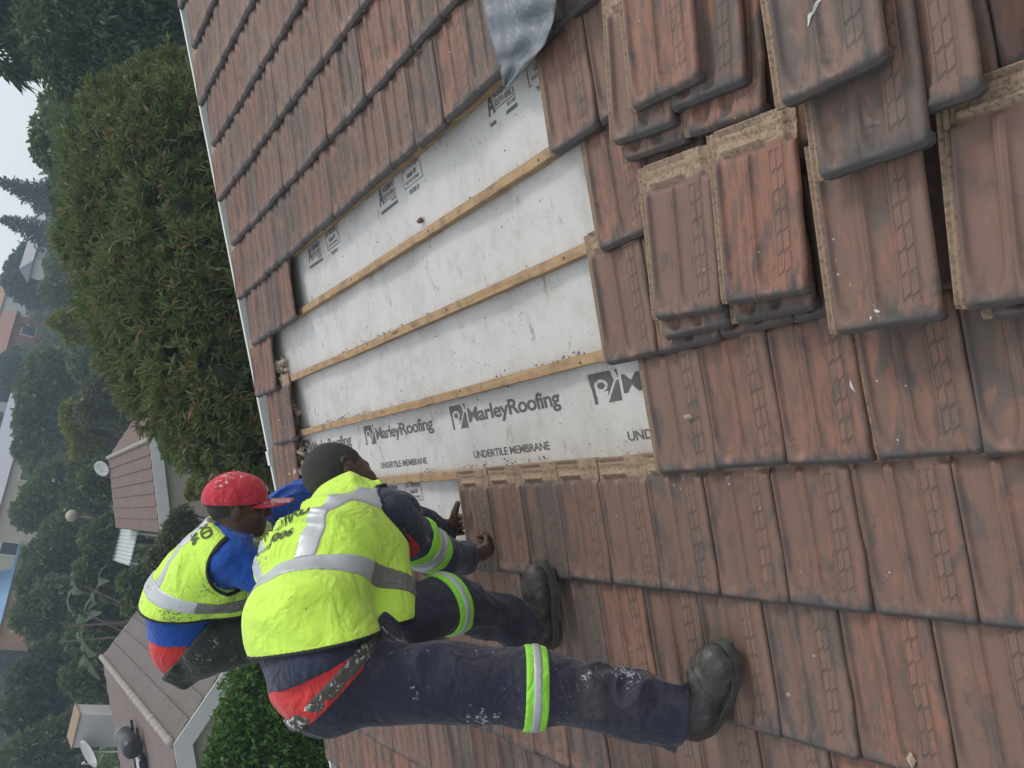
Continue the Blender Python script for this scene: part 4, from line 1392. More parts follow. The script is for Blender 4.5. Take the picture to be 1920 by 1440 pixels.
# left hand: palm beside the tile's far edge, fingers below it, the thumb lying on top along the edge
w0, w1 = J1['wrL'], on_roof(847, 984, .045)
left_grip = [Flat(w0, w1, UPS * .6 + UPN * .5, .031, .044, .024, .022, .02),
             Cap(w0 * .45 + w1 * .55 + UPN * .012, on_roof(849, 976, .066), .021, .017, .015),
             Cap(on_roof(849, 976, .066), on_roof(853, 960, .072), .0165, .0145, .006), Cap(on_roof(853, 960, .072), on_roof(858, 944, .062), .0145, .0115, .005)]
for k, (py_, L_) in enumerate(((970, .085), (980, .092), (991, .086), (1001, .068))):
    f0 = on_roof(849, py_, .030); f1 = on_roof(862, py_ - 2, .004); f2 = f1 - AWAY * L_ * .5 + UPN * .004
    left_grip += [Cap(f0, f1, .0115, .011, .008), Cap(f1, f2, .011, .0095, .004)]
S1 = dict(face=np.array([.30, .22, -.95]), crown=np.array([.80, .45, .18]), head_scale=1.10, seat=np.array([-.03, 0, .015]),
          toeR=UPS * .85 - AWAY * .50, toeL=UPS * .98 - AWAY * .18,
          handR=(gR - J1['wrR'], UPN * .75 - UPS * .55 + AWAY * .1, 1, 1.15, 0.7, .02, 1.14),
          handL=left_grip,
          h_body=0.0052, h=0.006, seed=21, mask=True, jacket_mat=MAT_NAVY, trouser_mat=MAT_NAVY_PAINT, bands=True,
          bandR=(.93, 1.09), bandL=(.84, 1.00),
          waistline=plane_by((548, 1340), (650, 1228), 2.0, -.10), jhem=plane_by((478, 1318), (735, 1186), 2.0, -.12), vhem=plane_by((470, 1238), (762, 1172), 2.05, -.10),
          tape=plane_by((495, 1105), (770, 1098), 2.15, .42), vest_mat=MAT_HIVIS, braces=((.13, -.30), (-.12, .2)),
          drape=[Cap(L3(712, 1040, 2.18), L3(728, 1160, 2.10), .052, .060, .06), Cap(L3(690, 1090, 2.3), L3(700, 1160, 2.25), .07, .07, .06)],
          panel=(L3(672, 958, 2.16), L3(768, 1042, 2.24)))
S1['soil_split'] = (lambda P: (P - L3(675, 1075, 2.12)) @ vnorm(L3(760, 1100, 2.12) - L3(600, 1060, 2.12)))
W1 = worker(J1, S1)
body1 = W1[0]
tag(body1, "person in navy workwear and yellow vest bending to set a tile, paint on trousers", "person", "roofers at work on the roof")

# ------------------------------------------------------------------ the worker in the red cap behind him
def K(x, y, t): return L3(x, y, t * 1.0)
J2 = dict(head=K(446, 952, 3.16), neck=K(436, 1000, 3.2), chest=K(398, 1066, 3.27), waist=K(346, 1135, 3.36), pelvis=K(345, 1195, 3.40),
          hipR=K(392, 1212, 3.30), hipL=K(380, 1180, 3.50), shR=K(432, 1050, 3.10), shL=K(470, 985, 3.40), elR=K(505, 1088, 3.05), wrR=K(565, 1060, 3.25),
          elL=K(528, 947, 3.48), wrL=K(596, 905, 3.62))
def under(v, dx, dy):
    p = ((v[0] + dx) + .175 * sP) / cP
    return np3(roof_to_world(p, v[1] + dy, .175))
J2['ankR'] = under(J2['hipR'], .06, -.12); J2['ankL'] = under(J2['hipL'], .10, .16)
for x in 'RL':
    J2['knee' + x] = (J2['hip' + x] + J2['ank' + x]) / 2 + np.array([.10, 0, .02])
sideB = vnorm(J2['shR'] - J2['shL'])
S2 = dict(face=np.array([.25, -.15, -.97]), crown=np.array([.93, -.12, .28]), head_scale=1.05, seat=np.array([-.02, 0, -.02]),
          toeR=UPS * .9 - AWAY * .3, toeL=UPS * .95 + AWAY * .1,
          handR=(UPS * .3 + AWAY * .5 - UPN * .5, UPN * .7, 1, .8, .5, .03, 1.0), handL=(UPS * .5 + AWAY * .2 - UPN * .5, UPN * .7, -1, .6, .5, .04, 1.0),
          h_body=0.0068, h=0.0075, seed=61, mask=False, jacket_mat=MAT_BLUE, trouser_mat=MAT_OLIVE, bands=False,
          waistline=plane_by((330, 1238), (432, 1118), 3.35, -.05), jhem=plane_by((272, 1200), (400, 1190), 3.35, -.35), vhem=plane_by((268, 1150), (455, 1140), 3.3, -.40),
          tape=plane_by((278, 1098), (485, 1112), 3.3, -.42), vest_mat=MAT_HIVIS_DIRTY, braces=((.075, .12), (-.12, -.06)),
          drape=[Cap(K(452, 1060, 3.2), K(430, 1130, 3.27), .05, .06, .06)])
S2['soil_split'] = (lambda P: (P - L3(362, 1130, 3.2)) @ vnorm(L3(480, 1110, 3.2) - L3(280, 1095, 3.2)))
W2 = worker(J2, S2)
body2 = W2[0]
tag(body2, "person in blue overalls, soiled yellow vest and paint-flecked red cap, stooping", "person", "roofers at work on the roof")
# cap
hat, HR = W2[5], W2[6]
cap = cloth("cap", [Ell(hat(0, -.008, .040), np.array([.090, .116, .090]) * 1.05, HR, .02)], 0.002, MAT_CAP, body2, 0.005, (half(hat(0, 0, .020), HR[2] + HR[1] * .06),), creases(70, .007, HR[2], 12, 16))
vz = MB(); n_ = 17
for lvl in (0, 1):
    for j in range(9):
        for i in range(n_):
            q = math.pi * (i / (n_ - 1)) ; e = j / 8
            x = -math.cos(q) * (.080 + .006 * e); y = .058 + math.sin(q) * (.045 + .105 * e) - .03 * (1 - e)
            z = .028 - .022 * (abs(math.cos(q)) ** 2) - .012 * e * math.sin(q) - lvl * .004
            vz.v.append(tuple(hat(x, y, z)))
m_ = 9 * n_
for j in range(8):
    for i in range(n_ - 1):
        a_ = j * n_ + i
        vz.f.append((a_, a_ + 1, a_ + n_ + 1, a_ + n_)); vz.f.append((m_ + a_, m_ + a_ + n_, m_ + a_ + n_ + 1, m_ + a_ + 1))
for i in range(n_ - 1):
    a_ = 8 * n_ + i; vz.f.append((a_, a_ + 1, m_ + a_ + 1, m_ + a_))
vz.build("visor", MAT_CAP, cap, True)
MB().tube([hat(0, -.008, .133), hat(0, -.008, .142)], [.008, .005], 8).build("button", MAT_CAP, cap, True)
cap_bvh = BVHTree.FromPolygons([tuple(v.co) for v in cap.data.vertices], [tuple(p.vertices) for p in cap.data.polygons])
for k in range(3):
    a_ = math.pi * k / 3 + .5
    pts = []
    for j in range(13):
        e = -1.25 + 2.5 * j / 12
        d_ = HR[2] * math.cos(e) + (HR[0] * math.cos(a_) + HR[1] * math.sin(a_)) * math.sin(e)
        hit = cap_bvh.ray_cast(Vector(hat(0, -.008, .030) + d_ * .3), Vector(-d_))
        if hit[0]: pts.append(hit[0] + Vector(d_) * .0004)
    if len(pts) > 3: MB().tube(pts, [.0016] * len(pts), 5).build("cap_seam", MAT_CAP, cap, True)
# small white mark above the visor
MAT_MARK = plain("white_embroidery", (0.7, 0.7, 0.68), 0.8)
for k, (x0, y0, x1, y1) in enumerate(((-.030, .012, -.030, .034), (-.030, .034, -.018, .034), (-.006, .020, -.002, .040), (.004, .020, .008, .040))):
    def onc(x, z):
        q = hat(x, .05, .055 + z); d = Vector(HR[1])
        bvh = BVHTree.FromPolygons([tuple(v.co) for v in cap.data.vertices], [tuple(p.vertices) for p in cap.data.polygons])
        hit = bvh.ray_cast(Vector(q) + d * .2, -d)
        return (hit[0] + d * .001) if hit[0] else Vector(hat(x, .1, .055 + z))
    pts = [onc(x0 + (x1 - x0) * s_, y0 + (y1 - y0) * s_ - .02) for s_ in (0, .5, 1)]
    MB().tube(pts, [.0028] * 3, 6).build("stitched_mark", MAT_MARK, cap)

# lettering on the two vests
def vest_text(W, rows, size):
    """each row ends at the vest point seen at the given pixel"""
    body, vest, side, axn, back = W[:5]
    for s, px, py in rows:
        hit = cam_hit(vest, px, py)
        if hit[0] is None: continue
        nrm_ = np3(hit[1]); o = np3(hit[0])
        if nrm_ @ back < 0: nrm_ = -nrm_
        xd = vnorm(side - nrm_ * (side @ nrm_) * .6)
        width = text_polys(s, 0.03)[0][:, 0].max() * size
        text_on("vest_print", s, size, o - xd * width, xd, axn, vest, vest, MAT_PRINT, bold=0.03)
vest_text(W2, (("TERI FIXD", 384, 1014), ("3 618 006", 364, 1024)), 0.050)
vest_text(W1, (("TERI FIXD", 580, 962), ("3 618 006", 548, 1003)), 0.046)
# =================================================================== land
def ground_z(x, y):
    x = np.asarray(x, float); y = np.asarray(y, float)
    z = -5.0 + 0.5 * np.sin(x * .11 + 1) * np.sin(y * .09) * sstep(np.hypot(x, y), 14, 30)
    far = np.maximum(0, y - 62)
    z = z + far * (0.062 + 0.0005 * (-x).clip(-60, 80)) * sstep(y, 62, 110)
    z = z + np.maximum(0, -x - 30) * 0.10 + np.maximum(0, x - 40) * 0.04
    z = z - 2.2 * np.exp(-((y - 62) / 22) ** 2)
    return np.minimum(z, 15)

def ground_material():
    a = NT("garden_ground")
    co = a.coord()
    n1 = a.noise(co, 0.5, 5.0, 0.65); n2 = a.noise(co, 6.0, 5.0, 0.7)
    c = a.mix(a.ramp(n1, 0.42, 0.6), (0.035, 0.055, 0.018), (0.085, 0.075, 0.05))
    c = a.mix(a.ramp(n2, 0.4, 0.7, 0, .6), c, (0.03, 0.045, 0.015))
    a.set(color=c, rough=0.95); a.bump(n2, 0.6, 0.1)
    return a.m
xs = np.unique(np.concatenate([np.arange(-60, 61, 3.0), np.linspace(-190, 190, 20)])); ys = np.unique(np.concatenate([np.arange(-60, 140, 3.0), np.linspace(-190, 190, 20)]))
GX, GY = np.meshgrid(xs, ys, indexing='ij')
gi = np.arange(GX.size).reshape(GX.shape)
ground = mesh_obj("ground", np.stack([GX, GY, ground_z(GX, GY)], -1).reshape(-1, 3), np.stack([gi[:-1, :-1], gi[1:, :-1], gi[1:, 1:], gi[:-1, 1:]], -1).reshape(-1, 4).tolist(), ground_material(), None, True)
structure(ground)

# =================================================================== foliage
def leaf_material(name, dark, light, tint=None, tint_amt=0.0, rough=0.5):
    a = NT(name)
    geo = a.n("ShaderNodeNewGeometry")
    r = geo.outputs["Random Per Island"]
    big = a.noise(a.coord(), 0.7, 3.0)
    c = a.mix(r, dark, light)
    c = a.mix(a.ramp(big, 0.35, 0.65, 0, .5), c, tuple((x + y) * .5 * k for x, y, k in zip(dark, light, (1.25, 1.15, .9))))
    if tint:
        c = a.mix(a.math('GREATER_THAN', r, 1 - tint_amt), c, tint)
    a.set(color=c, rough=rough, spec=0.35)
    tr = a.n("ShaderNodeBsdfTranslucent")
    a.put(tr.inputs[0], a.mix(0.4, c, (0.16, 0.22, 0.03)))
    mx = a.n("ShaderNodeMixShader"); a.put(mx.inputs[0], 0.28)
    out = a.t.nodes["Material Output"]
    a.t.links.new(a.b.outputs[0], mx.inputs[1]); a.t.links.new(tr.outputs[0], mx.inputs[2]); a.t.links.new(mx.outputs[0], out.inputs[0])
    return a.m
MAT_BARK = plain("bark", (0.075, 0.06, 0.045), 0.95, var=0.45, scale=5, bump=0.6, bscale=14)
MAT_BARK_PALE = plain("pale_bark", (0.16, 0.13, 0.10), 0.95, var=0.35, scale=4, bump=0.5, bscale=14)

def leaf_mesh(name, pts, dirs, length, width, mat, parent, rng, droop=0.25, fold=0.25):
    """one rhombic blade per point, growing along dirs"""
    n = len(pts)
    d = dirs / np.maximum(np.linalg.norm(dirs, axis=1, keepdims=True), 1e-6)
    rnd = rng.normal(size=(n, 3))
    s = np.cross(d, rnd); s /= np.maximum(np.linalg.norm(s, axis=1, keepdims=True), 1e-6)
    u = np.cross(s, d)
    L = length * rng.uniform(.65, 1.2, (n, 1)); W = width * rng.uniform(.7, 1.2, (n, 1))
    tip = pts + d * L - np.array([0, 0, 1.0]) * L * droop
    mid = pts + d * L * .5 + u * W * fold
    V = np.stack([pts, mid + s * W * .5, tip, mid - s * W * .5], 1).reshape(-1, 3)
    i = np.arange(n)[:, None] * 4
    F = np.concatenate([i + [[0, 1, 2]], i + [[0, 2, 3]]], 0)
    me = bpy.data.meshes.new(name)
    me.vertices.add(len(V)); me.vertices.foreach_set("co", V.astype(np.float32).ravel())
    me.loops.add(len(F) * 3); me.loops.foreach_set("vertex_index", F.astype(np.int32).ravel())
    me.polygons.add(len(F)); me.polygons.foreach_set("loop_start", np.arange(len(F), dtype=np.int32) * 3)
    me.update(calc_edges=True)
    me.materials.append(mat)
    return link(bpy.data.objects.new(name, me), parent)

def blob_points(blobs, n, rng, shell=0.72):
    """points in the outer shell of a set of balls (c, r), clumped"""
    c = np.array([b[0] for b in blobs], float); r = np.array([b[1] for b in blobs], float)
    w = r ** 2; w = w / w.sum()
    k = rng.choice(len(blobs), n, p=w)
    d = rng.normal(size=(n, 3)); d /= np.linalg.norm(d, axis=1, keepdims=True)
    q = rng.random(n) ** .5
    lump = 1 + 0.16 * vnoise(d * 3.1 + k[:, None] * 7.7, 3) + 0.10 * vnoise(d * 7.3 + k[:, None] * 3.3, 8)
    rad = r[k] * (shell + (1 - shell) * q) * lump
    return c[k] + d * rad[:, None], d

def trunk_mesh(base, top, r0, limbs, mat, parent, rng, name="trunk"):
    b = MB()
    base = Vector(base); top = Vector(top)
    n = 6
    pts = [base + (top - base) * (i / n) + Vector((rng.normal(), rng.normal(), 0)) * r0 * .5 * (i > 0) for i in range(n + 1)]
    b.tube(pts, [r0 * (1.15 - .75 * i / n) for i in range(n + 1)], 8)
    for tip in limbs:
        a = pts[int(rng.integers(2, n))]
        tip = Vector(tip); m = a.lerp(tip, .5) + Vector((0, 0, .12 * (tip - a).length))
        b.tube([a, m, tip], [r0 * .42, r0 * .28, r0 * .08], 6)
    return b.build(name, mat, parent, True)

def tree(name, label, cat, base, blobs, n, leaf, mat, rng, group=None, bark=MAT_BARK, r0=None, dirmix=0.6, droop=0.25, shell=.7):
    bx, by, bz = base
    root = empty(name, (bx, by, bz))
    off = np.array([bx, by, bz])
    bl = [(np.asarray(c) - off, r) for c, r in blobs]
    top = np.mean([c for c, r in bl], 0) + np.array([0, 0, .2])
    r0 = r0 or 0.02 * (top[2] + 2)
    trunk_mesh((0, 0, -.3), top, r0, [c for c, r in bl], bark, root, rng)
    P, d = blob_points(bl, n, rng, shell)
    dd = d * dirmix + rng.normal(size=d.shape) * (1 - dirmix) + np.array([0, 0, .15])
    leaf_mesh("crown", P, dd, leaf[0], leaf[1], mat, root, rng, droop)
    tag(root, label, cat, group)
    return root

M_OLE = leaf_material("oleander_leaf", (0.058, 0.088, 0.032), (0.175, 0.225, 0.090), (0.27, 0.145, 0.08), 0.09, 0.42)
M_DARK = leaf_material("dark_cypress_leaf", (0.034, 0.060, 0.036), (0.090, 0.138, 0.080), rough=0.6)
M_MID = leaf_material("mid_green_leaf", (0.050, 0.085, 0.036), (0.145, 0.205, 0.086))
M_SOFT = leaf_material("soft_green_leaf", (0.055, 0.095, 0.042), (0.135, 0.195, 0.085))
M_OLIVE = leaf_material("olive_leaf", (0.058, 0.070, 0.036), (0.140, 0.155, 0.085))
M_YELLOW = leaf_material("yellow_green_leaf", (0.12, 0.14, 0.018), (0.30, 0.31, 0.045))
M_BRIGHT = leaf_material("bright_green_leaf", (0.030, 0.085, 0.016), (0.100, 0.225, 0.040), (0.30, 0.03, 0.015), 0.003)
M_BANANA = leaf_material("banana_leaf", (0.022, 0.046, 0.020), (0.060, 0.098, 0.046))
M_BLUE = leaf_material("blue_pine_leaf", (0.018, 0.036, 0.028), (0.046, 0.075, 0.055), rough=0.6)

rg = np.random.default_rng(77)
def B(px, py, t, r): return (np3(lift(px, py, t)), r)
def foot(px, py, t):
    q = np3(lift(px, py, t)); return (q[0], q[1], float(ground_z(q[0], q[1])))

# oleander hedge right behind the verge
ole = []
for px, py, t, r in ((330, 190, 10.2, .62), (275, 235, 10.4, .72), (235, 300, 10.4, .66), (330, 300, 9.6, .85), (205, 370, 10.8, .55), (270, 400, 10.2, .85), (195, 450, 10.8, .50), (370, 420, 9.2, .80), (255, 490, 10.2, .70),
                     (330, 540, 9.4, .85), (225, 560, 10.6, .52), (290, 630, 10.0, .68), (390, 600, 9.0, .80), (345, 700, 9.4, .70), (420, 720, 8.8, .75), (300, 700, 10.2, .45), (400, 790, 8.9, .52), (445, 830, 8.6, .55), (440, 520, 8.8, .8), (400, 250, 9.4, .8)):
    ole.append(B(px, py, t, r))
low = []
for c, r in ole:
    for k in (1.3, 2.6, 3.9):
        if c[2] - k > -4.6: low.append((c - np.array([rg.normal() * .2, rg.normal() * .2, k]), r * .95))
base = foot(330, 470, 9.6)
root = empty("oleander_hedge", base)
tag(root, "tall dense oleander hedge with narrow leaves and rusty shoots beyond the verge", "hedge")
off = np.array(base)
for k in range(7):
    c = ole[k * 3 % len(ole)][0] - off
    trunk_mesh((c[0] * .8, c[1] * .8, 0), c, .06, [], MAT_BARK, root, rg, "stem")
P, d = blob_points([(c - off, r) for c, r in ole], 15000, rg, .66)
P2, d2 = blob_points([(c - off, r) for c, r in low], 5200, rg, .74)
P = np.concatenate([P, P2]); d = np.concatenate([d, d2])
# every point is a shoot that carries a whorl of blades
nb = 9
P9 = np.repeat(P, nb, 0) + rg.normal(size=(len(P) * nb, 3)) * .012
ax = np.repeat(d + np.array([0, 0, .5]) + rg.normal(size=d.shape) * .45, nb, 0)
D9 = ax + rg.normal(size=ax.shape) * .85
leaf_mesh("crown", P9, D9, .150, .0235, M_OLE, root, rg, .18, .15)
co_, cf_, nn_ = [], [], 0
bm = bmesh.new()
for c, r in ole + low:  # added filler lumps; the hedge's inner shade is put into their dark colour
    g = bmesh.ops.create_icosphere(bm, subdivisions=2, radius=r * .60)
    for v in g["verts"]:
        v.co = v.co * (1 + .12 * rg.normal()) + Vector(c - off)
me = bpy.data.meshes.new("shade_core"); bm.to_mesh(me); bm.free(); me.materials.append(leaf_material("core_shade_green", (0.012, 0.028, 0.009), (0.03, 0.055, 0.018)))
link(bpy.data.objects.new("shade_core", me), root)["kind"] = "stuff"

# tall dark trees at the right of the street side
tree("cypress_tree", "tall dark cypress-like tree towering behind the oleander hedge", "tree", foot(200, 60, 17), [B(250, 60, 16.5, 1.25), (B(150, 60, 17, 1.1)), B(300, 20, 16, 1.1), B(210, -30, 17, 1.3), B(150, 10, 17.5, .8), B(280, 130, 16, .85), B(180, 130, 17, .95), B(215, 180, 17, .6)], 22000, (.22, .07), M_DARK, rg, droop=.5)
tree("feathery_tree", "feathery dark tree whose loose sprays cut into the sky", "tree", foot(30, 20, 20), [B(20, 20, 20, .55), B(45, 70, 20, .40), B(15, 100, 20, .42), B(60, 10, 20, .5), B(10, -20, 20, .6), B(55, 120, 20, .22), B(30, 140, 20, .15)], 2600, (.28, .06), M_DARK, rg, droop=.8, shell=.3)
tree("leafy_tree", "light leafed tree with lacy edge against the white sky", "tree", foot(110, 260, 26), [B(105, 250, 26, .62), B(90, 285, 26, .42), B(130, 220, 25, .7), B(150, 290, 25, .7), B(105, 200, 26, .45), B(160, 240, 24, .8), B(85, 262, 26, .34), B(190, 330, 24, .8)], 7000, (.24, .11), M_SOFT, rg, shell=.45)
tree("dark_tree", "dark rounded tree between the lacy tree and the pointed pines", "tree", foot(150, 340, 30), [B(150, 330, 30, .9), B(190, 380, 29, 1.0), B(150, 400, 31, .8), B(130, 360, 31, .6), B(125, 310, 31, .45)], 8000, (.26, .12), M_DARK, rg)

# pointed pines
def pine(px0, py0, px1, py1, t, label):
    top = np3(lift(px0, py0, t)); mid = np3(lift(px1, py1, t))
    H_ = (top[2] - mid[2]); base = (mid[0], mid[1], float(ground_z(mid[0], mid[1])))
    root = empty("norfolk_pine", base)
    axis = (top - mid); hh = np.linalg.norm(axis)
    b = MB().tube([(0, 0, 0), tuple(top - np.array(base))], [.35, .03], 8).build("trunk", MAT_BARK, root, True)
    P, D = [], []
    n = 20
    for i in range(n):
        f = i / (n - 1)
        c = top * (1 - f * 1.25) + mid * f * 1.25
        R = .06 * hh + hh * .40 * f ** .9
        m = 7 + int(7 * f)
        for k in range(m):
            a_ = 2 * math.pi * k / m + i * .7
            e = R * rg.uniform(.75, 1.1)
            for j in range(int(5 + 12 * f)):
                s = (j + .5) / (5 + 12 * f)
                P.append(c - np.array(base) + np.array([math.cos(a_) * e * s, math.sin(a_) * e * s, .18 * e * s ** 2 - .03 * hh * s]))
                D.append(np.array([math.cos(a_), math.sin(a_), .5]) + rg.normal(size=3) * .6)
    leaf_mesh("crown", np.array(P), np.array(D), .05 * hh + .22, .16, M_BLUE, root, rg, 0)
    tag(root, label, "tree")
pine(-2, 340, 92, 372, 70, "pointed pine with stepped branches, the taller of the two on the skyline")
pine(6, 412, 92, 442, 75, "smaller pointed pine beside the taller one on the skyline")

def crown_tree(label, px, py, t, blobs, n, leaf, mat, name="tree", **kw):
    """blobs in pixels: (px, py, radius px)"""
    bl = []
    for x, y, rp in blobs:
        q = np3(lift(x, y, t)); z = project(q)[2]
        bl.append((q + np.array([0, rg.normal() * .3 * rp * z / FPX, 0]), rp * z / FPX))
    return tree(name, label, "tree", foot(px, py, t), bl, n, leaf, mat, rg, **kw)
crown_tree("round dark tree on the skyline next to the smaller pointed pine", 60, 515, 85, [(50, 500, 28), (35, 530, 24), (70, 540, 32), (60, 480, 22), (90, 510, 30), (30, 505, 15)], 6500, (.6, .34), M_DARK)
crown_tree("dusky tree below the round skyline tree", 130, 520, 60, [(120, 500, 30), (140, 540, 34), (110, 545, 28), (160, 500, 26), (150, 470, 28), (120, 445, 28)], 6500, (.42, .24), M_MID)
crown_tree("yellow green tree glowing behind the oleander hedge", 150, 600, 34, [(120, 600, 15), (150, 590, 20), (140, 625, 18), (175, 600, 22), (100, 605, 8), (165, 570, 18)], 4200, (.24, .12), M_YELLOW, shell=.4)
crown_tree("golden sprig of a tree just above the oleander hedge", 145, 505, 36, [(140, 500, 10), (150, 515, 12), (133, 498, 6)], 900, (.22, .12), M_YELLOW, shell=.3)
crown_tree("broad soft green tree in the middle of the valley", 110, 760, 55, [(95, 700, 42), (75, 740, 38), (120, 760, 48), (70, 800, 36), (110, 830, 46), (90, 870, 40), (55, 780, 24), (140, 700, 36), (60, 840, 28)], 15000, (.42, .24), M_SOFT)
crown_tree("blue green tree below the broad soft tree", 170, 800, 46, [(170, 680, 34), (180, 760, 34), (190, 830, 36), (160, 850, 36), (160, 920, 40), (190, 640, 26)], 9000, (.36, .2), M_MID)
crown_tree("olive tree with grey stems above the brown roof", 210, 740, 36, [(210, 700, 34), (190, 740, 30), (230, 760, 30), (240, 700, 30), (170, 770, 24), (250, 790, 24)], 8000, (.26, .12), M_OLIVE, bark=MAT_BARK_PALE, r0=.2, shell=.45)
crown_tree("yellowish olive shrub tree before the broad soft tree", 150, 800, 38, [(130, 770, 14), (140, 800, 18), (155, 830, 16), (145, 850, 10), (125, 785, 9), (175, 835, 12)], 3600, (.24, .12), M_YELLOW, shell=.5)
crown_tree("small grey leafed tree next to the brown roof's end", 255, 740, 28, [(250, 735, 26), (262, 765, 22), (235, 745, 18)], 4200, (.2, .08), M_OLIVE, bark=MAT_BARK_PALE, shell=.4)
crown_tree("dense round green bush against the beige gable wall", 340, 825, 20.5, [(335, 825, 34), (320, 810, 22), (350, 800, 26), (360, 840, 22), (330, 845, 22), (345, 780, 22)], 9000, (.15, .05), M_BRIGHT, name="round_bush")
crown_tree("dark valley tree behind the satellite dish of the brown house", 110, 920, 48, [(110, 900, 36), (80, 930, 34), (130, 950, 34), (60, 960, 30), (150, 900, 30), (160, 960, 30)], 8500, (.36, .2), M_MID)
crown_tree("dark thicket tree beside the white carport", 120, 1030, 44, [(120, 1000, 36), (90, 1040, 36), (150, 1040, 34), (70, 1090, 34), (170, 1000, 26), (190, 1050, 26)], 8500, (.34, .19), M_MID)
crown_tree("tangled dark tree with bare stems above the grey roof", 120, 1130, 42, [(100, 1120, 36), (140, 1120, 34), (60, 1150, 30), (90, 1180, 34), (150, 1170, 30), (190, 1120, 24), (180, 1190, 26)], 8500, (.34, .18), M_MID)
crown_tree("shaded wood edge tree behind the grey roof", 110, 1270, 40, [(100, 1240, 38), (60, 1270, 36), (130, 1300, 38), (90, 1340, 40), (150, 1240, 30), (160, 1180, 30), (40, 1330, 34)], 10000, (.34, .19), M_DARK)
crown_tree("deep green tree behind the satellite dish on its pole", 110, 1420, 38, [(100, 1400, 42), (50, 1420, 40), (140, 1440, 40), (160, 1400, 30), (90, 1480, 44), (180, 1450, 26), (150, 1350, 26)], 9000, (.32, .18), M_MID)
crown_tree("hillside tree at the top of the valley by the pale roof", 20, 700, 85, [(20, 690, 22), (40, 700, 18), (10, 720, 24), (30, 670, 15)], 3500, (.6, .34), M_DARK)
crown_tree("hillside tree between the pale roof and the orange house", 20, 1000, 80, [(15, 980, 26), (40, 1000, 22), (20, 1020, 26), (50, 1040, 20)], 4000, (.55, .3), M_DARK)
crown_tree("hillside tree left of the orange house", 20, 1200, 80, [(15, 1190, 24), (40, 1210, 26), (10, 1230, 28), (50, 1180, 16)], 4000, (.55, .3), M_DARK)
crown_tree("hillside tree rising over the hill edge", 10, 800, 110, [(10, 790, 24), (25, 820, 16), (-10, 840, 26), (20, 770, 18)], 3500, (.7, .4), M_DARK)
crown_tree("thin crowned hillside tree on the skyline by the brick house", 20, 620, 95, [(12, 610, 12), (25, 625, 12), (10, 640, 16), (28, 600, 6)], 1100, (.55, .25), M_BLUE, shell=.3)

# garden plants ---------------------------------------------------------
near = [(505, 1330, .46), (478, 1290, .34), (540, 1390, .48), (495, 1400, .44), (455, 1425, .34), (585, 1430, .38), (452, 1365, .28), (485, 1255, .26), (535, 1300, .40), (430, 1445, .26), (465, 1330, .26), (425, 1400, .18), (520, 1260, .3)]
bl = [B(x, y, 8.6, r) for x, y, r in near]
bl += [(c - np.array([0, 0, k]), r * 1.05) for c, r in bl for k in (1.0, 2.0)]
tree("garden_tree", "bright green leafy garden tree below the workers", "tree", foot(470, 1340, 8.6), bl, 36000, (.085, .042), M_BRIGHT, rg, shell=.66)
bl = [B(x, y, 9.2, r) for x, y, r in ((430, 830, .3), (450, 880, .34), (415, 870, .28), (470, 910, .3), (440, 930, .3))]
bl += [(c - np.array([0, 0, k]), r * 1.1) for c, r in bl for k in (.8, 1.6, 2.4)]
tree("flowering_shrub", "rusty flowering shrub growing up beside the oleander hedge", "shrub", foot(440, 880, 9.2), bl, 9000, (.085, .032), leaf_material("flowering_leaf", (0.03, 0.05, 0.016), (0.09, 0.12, 0.04), (0.30, 0.05, 0.02), 0.06), rg, shell=.5)
crown_tree("lacy grey green shrub in front of the beige gable wall", 345, 940, 19, [(335, 975, 15), (350, 985, 16), (325, 990, 15), (345, 960, 9), (320, 1020, 22), (300, 1050, 24), (330, 1060, 24)], 5200, (.15, .055), M_OLIVE, name="shrub", shell=.4)
crown_tree("lime green shrub beside the cream flat roof", 365, 915, 20, [(365, 910, 12), (375, 900, 9), (360, 925, 10)], 1500, (.13, .06), M_YELLOW, name="shrub", shell=.4)
crown_tree("dark green shrub under the white carport", 290, 1100, 24, [(280, 1080, 22), (265, 1100, 22), (300, 1110, 22), (240, 1090, 16), (255, 1130, 22)], 4000, (.2, .09), M_MID, name="shrub", shell=.4)

# big leafed banana plants
def banana(px, py, t, n, L_, label):
    base = np3(lift(px, py, t)); g = (base[0], base[1], float(ground_z(base[0], base[1])))
    root = empty("banana_plant", g)
    hgt = base[2] - g[2]
    MB().tube([(0, 0, 0), (0, 0, hgt)], [.12, .06], 8).build("stem", MAT_BARK, root, True)
    for k in range(n):
        a_ = 2 * math.pi * k / n + rg.normal() * .3; up = rg.uniform(.5, 1.4)
        b = MB(); m = 7
        for j in range(m + 1):
            s = j / m
            c = np.array([math.cos(a_) * s * L_, math.sin(a_) * s * L_, hgt + L_ * (up * s - (.55 + .5 * up) * s * s)])
            w = .17 * L_ * math.sin(math.pi * min(1, s * .93 + .05)) ** .6
            sd = np.array([-math.sin(a_), math.cos(a_), 0])
            b.v += [tuple(c + sd * w + np.array([0, 0, .05 * w])), tuple(c - np.array([0, 0, .12 * w])), tuple(c - sd * w + np.array([0, 0, .05 * w]))]
        for j in range(m):
            q = j * 3
            b.f += [(q, q + 1, q + 4, q + 3), (q + 1, q + 2, q + 5, q + 4)]
        b.build("leaf", M_BANANA, root, True)
    tag(root, label, "plant", "banana plants in the valley")
for px, py, t, n, l_, lb in ((175, 1225, 27, 9, 1.5, "large banana plant with broad leaves behind the grey roof's end"), (165, 1165, 30, 8, 1.5, "banana plant in the thicket over the grey roof's back edge"), (150, 1100, 33, 8, 1.6, "banana plant in shade near the tangled stems"),
                             (190, 1100, 30, 7, 1.3, "small banana plant by the back of the grey roof")):
    banana(px, py, t, n, l_ * .62, lb)
